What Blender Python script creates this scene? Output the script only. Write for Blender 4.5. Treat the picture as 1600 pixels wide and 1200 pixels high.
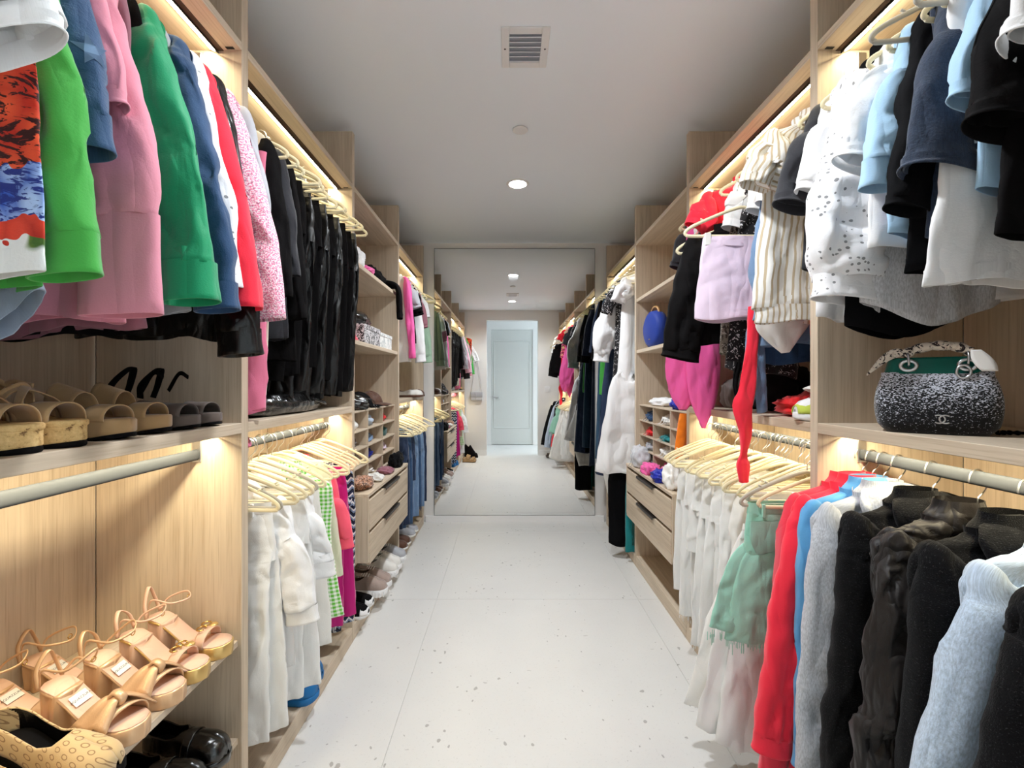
import bpy, bmesh, math, random
import numpy as np
from mathutils import Vector, Matrix
for o in list(bpy.data.objects): bpy.data.objects.remove(o)
SC = bpy.context.scene
COL = SC.collection
PI = math.pi

# ------------------------------------------------------------------ camera, world, exposure
CAMZ = 1.366
cam_d = bpy.data.cameras.new('camera'); cam = bpy.data.objects.new('camera', cam_d); COL.objects.link(cam)
cam.location = (0, 0, CAMZ); cam.rotation_euler = (PI/2, 0, 0)
cam_d.sensor_width = 36; cam_d.lens = 36*700/1600
cam_d.shift_x = 6/1600; cam_d.shift_y = -1.5/1600; cam_d.clip_start = 0.02
SC.camera = cam
SC.view_settings.view_transform = 'Standard'; SC.view_settings.look = 'None'
SC.view_settings.exposure = 1.1; SC.view_settings.gamma = 1.0; SC.view_settings.use_curve_mapping = False
try:
    SC.cycles.use_denoising = True; SC.cycles.max_bounces = 14; SC.cycles.diffuse_bounces = 10
    SC.cycles.glossy_bounces = 5; SC.cycles.sample_clamp_indirect = 6.0; SC.cycles.caustics_reflective = False
except Exception: pass
W = bpy.data.worlds.new('daylight'); SC.world = W; W.use_nodes = True
W.node_tree.nodes['Background'].inputs[0].default_value = (0.74, 0.89, 1.0, 1)
W.node_tree.nodes['Background'].inputs[1].default_value = 3.4

# closet gauge (metres)
XL, XR = -0.819, 0.951            # front planes of the cabinets
BL, BR = -1.268, 1.40             # wall planes behind them
RODL, RODR = -0.955, 1.085
YB, YM = 0.345, 4.42              # back wall (doorway), mirror wall
HC = 2.745
PY = [0.415, 1.395, 2.372, 3.352, 4.325]   # centres of the upright panels
PT = 0.034
Z_BASE, Z_MID, Z_TOP, Z_PAN = 0.08, 1.243, 2.415, 2.69
ROD_LO, ROD_HI = 1.146, 2.305

def spot(x, y, z, power, size=1.9, blend=0.6, col=(.90, .95, 1), r=.06):
    l = bpy.data.lights.new('downlight_lamp', 'SPOT'); l.energy = power; l.spot_size = size; l.spot_blend = blend
    l.color = col; l.shadow_soft_size = r
    o = bpy.data.objects.new('downlight_lamp', l); o.location = (x, y, z); COL.objects.link(o); return o
LED_POWER = 50.0
SPOT_POWER = 53

# ------------------------------------------------------------------ materials
class NB:
    def __init__(s, name):
        s.m = bpy.data.materials.new(name); s.m.use_nodes = True; s.t = s.m.node_tree
        s.b = s.t.nodes['Principled BSDF']; s.out = s.t.nodes['Material Output']
        s._tc = None
    def n(s, typ, **kw):
        nd = s.t.nodes.new(typ)
        for k, v in kw.items():
            if k.startswith('_'): setattr(nd, k[1:], v)
        for k, v in kw.items():
            if k.startswith('_'): continue
            key = int(k[1:]) if k[0] == 'i' and k[1:].isdigit() else k.replace('__', ' ')
            s.put(nd.inputs[key], v)
        return nd
    def put(s, inp, v):
        if hasattr(v, 'outputs'): v = v.outputs[0]
        if isinstance(v, bpy.types.NodeSocket): s.t.links.new(v, inp)
        else:
            if isinstance(v, tuple) and len(v) == 3 and inp.type == 'RGBA': v = (*v, 1)
            inp.default_value = v
    def set(s, **kw):
        for k, v in kw.items(): s.put(s.b.inputs[k.replace('__', ' ')], v)
        return s
    def tc(s, which='Object'):
        if s._tc is None: s._tc = s.t.nodes.new('ShaderNodeTexCoord')
        return s._tc.outputs[which]
    def map(s, vec, scale=(1, 1, 1), loc=(0, 0, 0), rot=(0, 0, 0)):
        return s.n('ShaderNodeMapping', Vector=vec, Scale=scale, Location=loc, Rotation=rot).outputs[0]
    def noise(s, vec, scale, detail=3, rough=.55, dist=0.0):
        return s.n('ShaderNodeTexNoise', Vector=vec, Scale=scale, Detail=detail, Roughness=rough, Distortion=dist)
    def vor(s, vec, scale, feature='F1', rand=1.0):
        return s.n('ShaderNodeTexVoronoi', _feature=feature, Vector=vec, Scale=scale, Randomness=rand)
    def math(s, op, a, b=0.0, c=None):
        nd = s.t.nodes.new('ShaderNodeMath'); nd.operation = op; s.put(nd.inputs[0], a); s.put(nd.inputs[1], b)
        if c is not None: s.put(nd.inputs[2], c)
        return nd.outputs[0]
    def ramp(s, fac, stops, interp='LINEAR'):
        nd = s.t.nodes.new('ShaderNodeValToRGB'); s.put(nd.inputs[0], fac); r = nd.color_ramp; r.interpolation = interp
        while len(r.elements) < len(stops): r.elements.new(.5)
        for e, (p, c) in zip(r.elements, stops):
            e.position = p; e.color = (c, c, c, 1) if not isinstance(c, tuple) else (*c, 1)
        return nd.outputs[0]
    def mix(s, fac, a, b, op='MIX'):
        nd = s.t.nodes.new('ShaderNodeMix'); nd.data_type = 'RGBA'; nd.blend_type = op
        s.put(nd.inputs[0], fac); s.put(nd.inputs[6], a); s.put(nd.inputs[7], b); return nd.outputs[2]
    def bump(s, h, strength=.3, dist=.01, prev=None):
        nd = s.n('ShaderNodeBump', Height=h, Strength=strength, Distance=dist)
        if prev is not None: s.put(nd.inputs['Normal'], prev)
        return nd.outputs[0]

def lin(r, g, b):
    f = lambda c: c/12.92 if c <= .04045 else ((c+.055)/1.055)**2.4
    return (f(r/255), f(g/255), f(b/255))

def wood(name, axis, dark=1.0):
    """light oak veneer, grain along axis 0/1/2"""
    n = NB(name)
    sc = [42.0, 42.0, 42.0]; sc[axis] = 1.3
    oi = n.n('ShaderNodeObjectInfo')
    v = n.n('ShaderNodeVectorMath', _operation='ADD', i0=n.tc('Object'), i1=n.n('ShaderNodeCombineXYZ', X=oi.outputs['Random'], Y=oi.outputs['Random'], Z=oi.outputs['Random'])).outputs[0]
    vm = n.map(v, tuple(sc))
    g1 = n.noise(vm, 1.0, 5, .62, .35)
    sc2 = [9.0, 9.0, 9.0]; sc2[axis] = .5
    g2 = n.noise(n.map(v, tuple(sc2)), 1.0, 3, .5, .6)
    sc3 = [170.0]*3; sc3[axis] = 5.0
    g3 = n.noise(n.map(v, tuple(sc3)), 1.0, 2, .6)
    c = n.ramp(g1, [(.28, lin(176*dark, 158*dark, 136*dark)), (.5, lin(202*dark, 185*dark, 163*dark)), (.72, lin(220*dark, 204*dark, 183*dark))])
    c = n.mix(.45, c, n.ramp(g2, [(.3, lin(186*dark, 168*dark, 145*dark)), (.7, lin(216*dark, 200*dark, 178*dark))]))
    c = n.mix(n.math('MULTIPLY', n.ramp(g3, [(.52, 0.0), (.72, 1.0)]), .38), c, lin(150*dark, 127*dark, 102*dark))
    n.set(Base__Color=c, Roughness=.52, Normal=n.bump(g1, .12, .002), Specular__IOR__Level=.35)
    return n.m
WX, WY, WZ = wood('oak_grain_across', 0), wood('oak_grain_along', 1), wood('oak_grain_upright', 2)

def plain(name, col, rough=.5, metal=0.0, **kw):
    n = NB(name)
    n.set(Base__Color=col, Roughness=rough, Metallic=metal, **kw)
    nz = n.noise(n.tc('Object'), 60, 3)
    n.set(Normal=n.bump(nz, .04, .002))
    return n.m
def paint(name, col, rough=.6):
    n = NB(name)
    nz = n.noise(n.tc('Object'), 180, 3); n2 = n.noise(n.tc('Object'), 1.2, 2)
    n.set(Base__Color=n.mix(n2, tuple(c*.975 for c in col), col), Roughness=rough, Normal=n.bump(nz, .05, .002), Specular__IOR__Level=.3)
    return n.m
WALL = paint('white_wall_paint', lin(226, 224, 221)); CEIL = paint('ceiling_paint', lin(242, 248, 254), .7)
TRIM = paint('white_trim_paint', lin(232, 231, 230), .4)
DOORP = paint('grey_door_paint', lin(205, 206, 202), .45)
CHROME = plain('brushed_chrome', (.62, .62, .63), .28, 1.0)
RODM = plain('satin_aluminium', (.055, .06, .068), .75, 0, Specular__IOR__Level=.06)
DARK = plain('dark_metal', (.045, .038, .035), .4, .6)
BLACKP = plain('black_plastic', (.012, .012, .013), .45)
GOLD = plain('gold_metal', lin(214, 178, 110), .25, 1.0)
def emis(name, col, st):
    n = NB(name); n.set(Base__Color=(0, 0, 0), Emission__Color=col, Emission__Strength=st); return n.m
LEDM = emis('warm_led', (1.0, .87, .58), LED_POWER)
LAMPM = emis('downlight_glow', (1, .97, .93), 30)
def floor_mat():
    n = NB('speckled_floor')
    o = n.tc('Object')
    w = n.noise(o, 14, 2, .5)
    v = n.n('ShaderNodeVectorMath', _operation='ADD', i0=o, i1=n.n('ShaderNodeVectorMath', _operation='SCALE', i0=w.outputs['Color'], Scale=.05)).outputs[0]
    v1 = n.vor(n.map(v, (42, 26, 26), rot=(0, 0, .6)), 1.0)
    v2 = n.vor(n.map(v, (17, 60, 40), rot=(0, 0, .25)), 1.0)
    cl = n.noise(o, 2.3, 3, .6)
    def flecks(vv, thr):
        size = n.math('MULTIPLY', n.math('POWER', n.n('ShaderNodeSeparateColor', Color=vv.outputs['Color']).outputs[0], 5.0), thr)
        size = n.math('MULTIPLY', size, n.ramp(cl, [(.4, .25), (.62, 1.0)]))
        return n.math('LESS_THAN', vv.outputs['Distance'], size)
    f = n.math('MAXIMUM', flecks(v1, .36), n.math('MULTIPLY', flecks(v2, .25), .6))
    base = n.mix(n.noise(o, 3.0, 4, .6), lin(214, 213, 210), lin(224, 223, 220))
    base = n.mix(n.math('MULTIPLY', n.math('GREATER_THAN', n.noise(o, 95, 1), .66), .10), base, lin(160, 158, 155))
    n.set(Base__Color=n.mix(n.math('MULTIPLY', f, .62), base, lin(140, 136, 132)), Roughness=.42, Specular__IOR__Level=.35)
    return n.m
FLOORM = floor_mat()

# ------------------------------------------------------------------ object helpers
def link(o, parent=None, name=None):
    COL.objects.link(o)
    if parent is not None: o.parent = parent
    return o
def mesh_obj(name, V, F, mat, parent=None, uv=None, smooth=True, loc=None):
    me = bpy.data.meshes.new(name)
    V = np.asarray(V, dtype=np.float32)
    if isinstance(F, np.ndarray) and F.ndim == 2:
        k = F.shape[1]; nf = F.shape[0]
        me.vertices.add(len(V)); me.vertices.foreach_set('co', V.ravel())
        me.loops.add(nf*k); me.loops.foreach_set('vertex_index', F.astype(np.int32).ravel())
        me.polygons.add(nf); me.polygons.foreach_set('loop_start', np.arange(0, nf*k, k, dtype=np.int32))
        me.polygons.foreach_set('loop_total', np.full(nf, k, dtype=np.int32))
        me.update(calc_edges=True)
    else:
        me.from_pydata([tuple(map(float, v)) for v in V], [], [tuple(f) for f in F]); me.update()
    if uv is not None:
        ul = me.uv_layers.new(name='UVMap'); li = np.empty(len(me.loops), np.int32); me.loops.foreach_get('vertex_index', li)
        ul.data.foreach_set('uv', np.asarray(uv, np.float32)[li].ravel())
    if smooth: me.polygons.foreach_set('use_smooth', np.ones(len(me.polygons), bool))
    me.materials.append(mat)
    o = bpy.data.objects.new(name, me); link(o, parent)
    if loc is not None: o.location = loc
    return o
def bm_obj(name, bm, mat, parent=None, smooth=False, loc=None):
    me = bpy.data.meshes.new(name); bmesh.ops.recalc_face_normals(bm, faces=bm.faces); bm.to_mesh(me); bm.free()
    if smooth: me.polygons.foreach_set('use_smooth', np.ones(len(me.polygons), bool))
    me.materials.append(mat); o = bpy.data.objects.new(name, me); link(o, parent)
    if loc is not None: o.location = loc
    return o
def add_box(bm, x0, x1, y0, y1, z0, z1, bev=0.0, seg=1):
    r = bmesh.ops.create_cube(bm, size=1.0); vs = r['verts']
    for v in vs:
        v.co = Vector((x0+(v.co.x+.5)*(x1-x0), y0+(v.co.y+.5)*(y1-y0), z0+(v.co.z+.5)*(z1-z0)))
    if bev > 0:
        es = list({e for v in vs for e in v.link_edges})
        bmesh.ops.bevel(bm, geom=es, offset=bev, segments=seg, affect='EDGES', profile=.5)
def box(name, x0, x1, y0, y1, z0, z1, mat, parent=None, bev=.0015, seg=1, smooth=False):
    bm = bmesh.new(); add_box(bm, min(x0, x1), max(x0, x1), min(y0, y1), max(y0, y1), min(z0, z1), max(z0, z1), bev, seg)
    return bm_obj(name, bm, mat, parent, smooth)
def boxes(name, lst, mat, parent=None, bev=.001):
    bm = bmesh.new()
    for b in lst: add_box(bm, *b, bev)
    return bm_obj(name, bm, mat, parent)
def thing(name, label, cat, loc=(0, 0, 0), rotz=0.0, group=None):
    o = bpy.data.objects.new(name, None); o.empty_display_size = .05; COL.objects.link(o)
    o.location = loc; o.rotation_euler = (0, 0, rotz); tag(o, label, cat, group); return o
def tag(o, label, cat, group=None):
    o['label'] = label; o['category'] = cat
    if group: o['group'] = group
    return o
def struct(o): o['kind'] = 'structure'; return o
def sweep(pts, ra, rb=None, m=10, closed=False, up=(0, 1, 0), caps=True):
    """tube along pts with elliptical section: ra in the plane of the path, rb along up. ra may be per point"""
    P = np.asarray(pts, float); n = len(P); up = np.asarray(up, float)
    if closed: T = np.roll(P, -1, 0)-np.roll(P, 1, 0)
    else: T = np.gradient(P, axis=0)
    T /= np.linalg.norm(T, axis=1)[:, None]+1e-9
    N1 = np.cross(T, up); ln = np.linalg.norm(N1, axis=1)
    bad = ln < 1e-3; N1[bad] = np.cross(T[bad], np.array([1.0, .13, .07])); N1 /= np.linalg.norm(N1, axis=1)[:, None]
    N2 = np.cross(N1, T)
    ra = np.broadcast_to(np.asarray(ra, float), (n,)); rb = ra if rb is None else np.broadcast_to(np.asarray(rb, float), (n,))
    th = np.linspace(0, 2*PI, m, endpoint=False)
    V = P[:, None]+N1[:, None]*(ra[:, None]*np.cos(th))[..., None]+N2[:, None]*(rb[:, None]*np.sin(th))[..., None]
    V = V.reshape(-1, 3); F = []
    for i in range(n if closed else n-1):
        j = (i+1) % n
        for k in range(m):
            l = (k+1) % m; F.append((i*m+k, i*m+l, j*m+l, j*m+k))
    if not closed and caps:
        F.append(tuple(range(m-1, -1, -1))); F.append(tuple((n-1)*m+k for k in range(m)))
    return V, F
def join(parts):
    V, F, o = [], [], 0
    for v, f in parts:
        V.append(np.asarray(v)); F += [tuple(i+o for i in q) for q in f]; o += len(v)
    return np.concatenate(V), F
def smooth_path(keys, n, closed=False):
    K = np.asarray(keys, float); k = len(K)
    if closed: idx = lambda i: K[i % k]; seg = k
    else:
        idx = lambda i: K[i] if 0 <= i < k else (2*K[0]-K[1] if i < 0 else 2*K[-1]-K[-2]); seg = k-1
    out = []
    for t in np.linspace(0, seg, n, endpoint=not closed):
        i = min(int(t), seg-1); f = t-i
        p0, p1, p2, p3 = idx(i-1), idx(i), idx(i+1), idx(i+2)
        out.append(.5*((2*p1)+(-p0+p2)*f+(2*p0-5*p1+4*p2-p3)*f*f+(-p0+3*p1-3*p2+p3)*f**3))
    return np.array(out)
def lathe(prof, m=24):
    V, F = [], []
    for r, z in prof:
        for k in range(m): a = 2*PI*k/m; V.append((r*math.cos(a), r*math.sin(a), z))
    for i in range(len(prof)-1):
        for k in range(m):
            l = (k+1) % m; F.append((i*m+k, i*m+l, (i+1)*m+l, (i+1)*m+k))
    return np.array(V), F

# ------------------------------------------------------------------ the room
DX0, DX1, DZ = -0.405, 0.565, 2.555        # doorway in the back wall
HY = -1.07                                  # wall across the hall
rootfl = thing('floor', 'f', 'floor'); del rootfl['label']; del rootfl['category']; struct(rootfl)
box('subfloor', -1.75, 2.6, -1.3, 4.75, -.06, -.004, FLOORM, rootfl, 0)
xs = [-1.72, -.45, .82, 2.09]; ys = [-1.25, .29, 1.56, 2.83, 4.10, 4.75]
for i in range(3):
    for j in range(5):
        box('tile', xs[i]+.0012, xs[i+1]-.0012, ys[j]+.0012, ys[j+1]-.0012, -.02, 0, FLOORM, rootfl, .0008)
struct(box('ceiling', -1.75, 2.6, -1.3, 4.75, HC, HC+.08, CEIL, None, 0))
struct(box('wall_left', BL-.08, BL-.016, YB-.14, 4.6, 0, HC, WALL, None, 0))
struct(box('wall_right', BR+.016, BR+.08, YB-.14, 4.6, 0, HC, WALL, None, 0))
struct(box('wall_front', BL-.016, BR+.016, YM, 4.6, 0, HC, WALL, None, 0))
struct(boxes('wall_back', [(-1.75, DX0, YB-.14, YB, 0, HC), (DX1, 2.6, YB-.14, YB, 0, HC), (DX0, DX1, YB-.14, YB, DZ, HC)], WALL, None, 0))
# hall behind the doorway, with a window at its end letting in blue daylight
struct(boxes('wall_hall', [(-1.75, -.385, HY-.12, HY, 0, HC), (.555, 2.6, HY-.12, HY, 0, HC), (-.385, .555, HY-.12, HY, DZ, HC), (-.385, .555, HY-.12, HY-.10, 0, DZ)], WALL, None, 0))
struct(box('wall_hall_end', -1.75, -1.68, HY, YB-.14, 0, HC, WALL, None, 0))
struct(boxes('wall_hall_window', [(2.5, 2.6, HY, YB-.14, 0, .25), (2.5, 2.6, HY, YB-.14, 2.6, HC)], WALL, None, 0))
wd = struct(box('window_1', 2.53, 2.56, HY, HY+.05, .25, 2.6, TRIM)); 
for q in ((2.53, 2.56, YB-.19, YB-.14, .25, 2.6), (2.53, 2.56, HY+.05, YB-.19, .25, .3), (2.53, 2.56, HY+.05, YB-.19, 2.55, 2.6), (2.535, 2.555, -.45, -.42, .3, 2.55)):
    box('frame', *q, TRIM, wd)
dr = struct(box('door_1', -.375, .545, HY-.06, HY-.02, .008, 2.545, DOORP, None, .002))
gz0, gz1, gx0, gx1 = .36, 2.30, -.325, .495
boxes('moulding', [(gx0, gx1, HY-.021, HY-.012, gz0, gz0+.025), (gx0, gx1, HY-.021, HY-.012, gz1-.025, gz1), (gx0, gx0+.025, HY-.021, HY-.012, gz0+.025, gz1-.025), (gx1-.025, gx1, HY-.021, HY-.012, gz0+.025, gz1-.025)], DOORP, dr, .003)
hd = boxes('handle', [(-.345, -.295, HY-.021, HY-.010, 1.02, 1.09), (-.32, -.205, HY+.02, HY+.035, 1.045, 1.065), (-.328, -.312, HY-.01, HY+.03, 1.045, 1.065)], CHROME, dr, .002)
struct(boxes('trim_1', [(-.385, -.376, HY-.10, HY, 0, DZ), (.546, .555, HY-.10, HY, 0, DZ), (-.376, .546, HY-.10, HY, 2.547, DZ)], TRIM, None, 0))
struct(boxes('baseboard_back', [(BL+.35, DX0-.002, YB, YB+.014, 0, .1), (DX1+.002, BR-.35, YB, YB+.014, 0, .1)], TRIM, None, .002))
struct(box('baseboard_front', XL+.005, XR-.005, YM-.022, YM, 0, .060, TRIM, None, .002))
# mirror
mm = NB('mirror_silver'); mm.set(Base__Color=(.90, .905, .90), Metallic=1.0, Roughness=.0)
MIRX0, MIRX1 = -.726, .852
mr = box('mirror', MIRX0, MIRX1, YM-.008, YM-.002, .064, 2.688, mm.m, None, 0)
tag(mr, 'frameless wall mirror covering the end wall of the closet', 'mirror')
boxes('edge', [(MIRX0-.004, MIRX0, YM-.009, YM-.002, .062, 2.69), (MIRX1, MIRX1+.004, YM-.009, YM-.002, .062, 2.69), (MIRX0, MIRX1, YM-.009, YM-.002, 2.688, 2.692)], plain('mirror_edge', (.18, .2, .2), .3), mr, 0)

# ceiling fittings
for i, (x, y, lab) in enumerate(((.066, 3.10, 'round recessed ceiling light in front of the mirror'), (.066, 1.27, 'round recessed ceiling light near the doorway, seen in the mirror above the vent'))):
    t = thing('recessed_light', lab, 'ceiling light', (x, y, HC), 0, 'recessed ceiling lights')
    V, F = lathe([(.058, -.002), (.060, -.006), (.070, -.006), (.078, -.003), (.079, 0)], 32); mesh_obj('trim_ring', V, F, TRIM, t)
    V, F = lathe([(.0001, -.004), (.0595, -.004)], 32); mesh_obj('diffuser', V, F, LAMPM, t)
    spot(x, y, HC-.03, SPOT_POWER, 2.7, .8)
t = thing('sprinkler_cover', 'flat round white sprinkler cover plate on the ceiling', 'cover plate', (.066, 2.435, HC))
V, F = lathe([(.0001, -.009), (.036, -.009), (.041, -.007), (.042, -.004)], 32); mesh_obj('plate', V, F, TRIM, t)
V, F = lathe([(.036, -.004), (.036, 0)], 24); mesh_obj('gap_ring', V, F, DARK, t)
t = thing('ceiling_vent', 'white square air vent with angled louvres on the ceiling', 'vent', (.069, 1.84, HC))
boxes('frame', [(-.096, -.064, -.11, .11, -.008, 0), (.064, .096, -.11, .11, -.008, 0), (-.064, .064, -.11, -.078, -.008, 0), (-.064, .064, .078, .11, -.008, 0)], TRIM, t, .002)
box('duct', -.064, .064, -.078, .078, -.001, 0, plain('duct_grey', (.5, .52, .56), .7), t, 0)
for k in range(6):
    o = box('louvre', -.064, .064, -.011, .011, -.001, .001, plain('louvre_white', (.8, .82, .85), .4) if k == 0 else bpy.data.materials['louvre_white'], t, 0); o.location = (0, -.066+k*.0264, -.010); o.rotation_euler = (.62, 0, 0)
for sx in (-.082, .082):
    V, F = lathe([(.0001, -.0095), (.0035, -.009), (.004, -.008)], 10); mesh_obj('screw', V, F, DARK, t, loc=(sx, 0, 0))
GROOVE = plain('brown_groove', lin(70, 48, 36), .7)
# ------------------------------------------------------------------ cabinets
def led(parent, s, xf, y0, y1, z):
    """angled light profile under a shelf: xf front plane, s=+1 left side (back is -x)"""
    a = -s  # direction to the back
    x0 = xf+a*.072
    pr = [(x0, z), (x0, z-.010), (x0+a*.020, z)]
    V = [(x, y, zz) for y in (y0, y1) for x, zz in pr]
    mesh_obj('light_channel', V, [(0, 1, 2), (5, 4, 3), (0, 3, 4, 1), (1, 4, 5, 2), (2, 5, 3, 0)], DARK, parent, smooth=False)
    gx = sorted((x0, x0-a*.016)); box('groove', gx[0], gx[1], y0, y1, z-.0015, z, GROOVE, parent, 0)
    for yy in (y0+.006, y1-.016): box('connector_cap', *sorted((xf+a*.018, xf+a*.042)), yy, yy+.010, z-.0012, z, BLACKP, parent, 0)
    e = .0012
    q0 = (x0+a*(.0025+e), z-.0092-e); q1 = (x0+a*(.0175+e), z-.0017-e)
    V = [(q0[0], y0+.01, q0[1]), (q1[0], y0+.01, q1[1]), (q1[0], y1-.01, q1[1]), (q0[0], y1-.01, q0[1])]
    mesh_obj('light_strip', V, [(0, 1, 2, 3)], LEDM, parent, smooth=False)
def rod(parent, s, x, y0, y1, z):
    n = 16; th = np.linspace(0, 2*PI, n, endpoint=False)
    pr = [(x+.0085*math.copysign(abs(math.cos(t))**.8, math.cos(t)), z+.017*math.copysign(abs(math.sin(t))**.8, math.sin(t))) for t in th]
    V = [(a, y, b) for y in (y0, y1) for a, b in pr]
    F = [(i, (i+1) % n, n+(i+1) % n, n+i) for i in range(n)]
    r = mesh_obj('hanging_rod', V, F, RODM, parent)
    for y in (y0+.003, y1-.003):
        boxes('bracket', [(x-.013, x+.013, y-.003, y+.003, z-.023, z+.075)], CHROME, r, .001)
BAYN = ['nearest', 'second', 'third', 'farthest']
def bay(s, k, desc, mids, rods, shelves=(), low=()):
    xf, xb = (XL, BL) if s > 0 else (XR, BR)
    y0, y1 = PY[k]+PT/2, PY[k+1]-PT/2
    t = thing('closet_unit', desc, 'closet unit', ((xf+xb)/2, (y0+y1)/2, 0), 0, 'oak closet units')
    t_loc = Vector(t.location)
    made = []
    def bx(n, x0, x1, ya, yb, z0, z1, m):
        o = box(n, x0, x1, ya, yb, z0, z1, m, None, .0015); made.append(o); return o
    if k == 0: bx('side_panel', xf, xb, PY[0]-PT/2, PY[0]+PT/2, 0, Z_PAN, WZ)
    bx('side_panel', xf, xb, PY[k+1]-PT/2, PY[k+1]+PT/2, 0, Z_PAN, WZ)
    bx('back_panel', xb-s*.015, xb, y0, y1, 0, Z_PAN, WZ)
    bx('base', xf, xb, y0, y1, 0.0, Z_BASE, WY)
    bx('top_shelf', xf, xb, y0, y1, Z_TOP-.026, Z_TOP, WY)
    for z, th in mids: bx('shelf', xf, xb, y0, y1, z-th, z, WY)
    for z in shelves: bx('shelf', xf-s*.004, xb, y0, y1, z-.024, z, WY)
    for z in low: bx('shelf', xf-s*.012, xb, y0, y1, z-.02, z, WY)
    for o in made:
        o.parent = t; o.matrix_parent_inverse = Matrix.Translation(-t_loc)
    def sub(fn, *a):
        before = set(bpy.data.objects)
        fn(t, s, *a)
        for o in set(bpy.data.objects)-before:
            if o.parent == t: o.matrix_parent_inverse = Matrix.Translation(-t_loc)
    for z in rods:
        sub(rod, RODL if s > 0 else RODR, y0, y1, z)
        sub(led, xf, y0, y1, (Z_TOP-.026) if z > 2 else (mids[0][0]-mids[0][1] if mids else Z_TOP-.026))
    return t
bay(1, 0, 'left closet unit nearest the doorway, shoes on its shelves', [(Z_MID, .032)], [ROD_LO, ROD_HI], low=(.575, .275))
bay(1, 1, 'left closet unit with white trousers on hangers below black trousers', [(Z_MID, .032)], [ROD_LO, ROD_HI])
bay(1, 2, 'left open shelf unit around the hat cubbies and drawers', [], [], shelves=(2.03, 1.60))
bay(1, 3, 'left closet unit beside the mirror, jeans hanging in its lower half', [(Z_MID, .032)], [ROD_LO, ROD_HI])
bay(-1, 0, 'right closet unit nearest the doorway, jackets hanging under a handbag shelf', [(Z_MID, .032)], [ROD_LO, ROD_HI])
bay(-1, 1, 'right closet unit with white jeans on hangers below draped pink and red clothes', [(Z_MID, .032)], [ROD_LO, ROD_HI])
bay(-1, 2, 'right open shelf unit around the swimwear cubbies and drawers', [], [], shelves=(1.99, 1.61))
bay(-1, 3, 'right closet unit beside the mirror holding long dresses', [], [ROD_HI])

def chest(s, label):
    xf, xb = (XL, BL) if s > 0 else (XR, BR)
    y0, y1 = PY[2]+PT/2+.002, PY[3]-PT/2-.002
    xo = xf+s*.075
    t = thing('drawer_chest', label, 'drawers', ((xf+xb)/2, (y0+y1)/2, .385), 0, 'two-drawer oak chests')
    L = Matrix.Translation(-Vector(t.location))
    def add(o): o.parent = t; o.matrix_parent_inverse = L; return o
    z0, z1 = .385, .772
    add(box('top', xo-s*.001, xb+s*.002, y0, y1, z1-.018, z1, WY))
    add(box('bottom', xf, xb+s*.002, y0, y1, z0, z0+.018, WY))
    add(box('side_panel', xo-s*.003, xb+s*.002, y0, y0+.018, z0+.018, z1-.018, WZ)); add(box('side_panel', xo-s*.003, xb+s*.002, y1-.018, y1, z0+.018, z1-.018, WZ))
    zz = [z0+.002, (z0+z1)/2-.008, z1-.02]
    for i in range(2):
        d = add(box('drawer', xo, xo-s*.02, y0+.019, y1-.019, zz[i]+.002, zz[i+1]-.018, WY))
        b = box('drawer_box', xo-s*.021, xb+s*.02, y0+.03, y1-.03, zz[i]+.022, zz[i+1]-.03, WY, d)
        h = box('handle', xo+s*.012, xo-s*.016, y0+.30, y1-.30, zz[i+1]-.0165, zz[i+1]-.0125, DARK, d)
        h2 = box('grip_lip', xo+s*.012, xo+s*.009, y0+.30, y1-.30, zz[i+1]-.03, zz[i+1]-.0165, DARK, d)
    return t
chest(1, 'oak two-drawer chest under the left hat cubbies')
chest(-1, 'oak two-drawer chest under the right swimwear cubbies')
CUBX = [PY[2]+PT/2+.004, 2.70, 3.018, PY[3]-PT/2-.004]
CUBZ = [.7745, .890, .993, 1.096, 1.208]
def cubbies(s, label):
    xf, xb = (XL, BL) if s > 0 else (XR, BR)
    xo = xf-s*.024; x1 = xb+s*.10
    t = thing('cubby_organizer', label, 'cubby rack', ((xf+xb)/2, 2.86, CUBZ[0]), 0, 'small oak cubby racks')
    L = Matrix.Translation(-Vector(t.location)); th = .009
    def add(o): o.parent = t; o.matrix_parent_inverse = L
    for i, z in enumerate(CUBZ):
        za, zb = (z, z+th) if i == 0 else (z-th, z)
        add(box('cubby_shelf', xo, x1, CUBX[0], CUBX[-1], za, zb, WY, None, .0008))
    for i, y in enumerate(CUBX):
        for j in range(4):
            za = CUBZ[j]+(th if j == 0 else 0); zb = CUBZ[j+1]-th
            ya, yb = (y, y+th) if i == 0 else (y-th, y) if i == 3 else (y-th/2, y+th/2)
            add(box('divider', xo-s*.001, x1, ya, yb, za, zb, WZ, None, 0))
    add(box('backing', x1-s*.0, x1-s*.008, CUBX[0], CUBX[-1], CUBZ[0], CUBZ[-1], WZ, None, 0))
    return t
cubbies(1, 'oak cubby rack of hats and caps on the left drawers')
cubbies(-1, 'oak cubby rack of swimwear on the right drawers')
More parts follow.
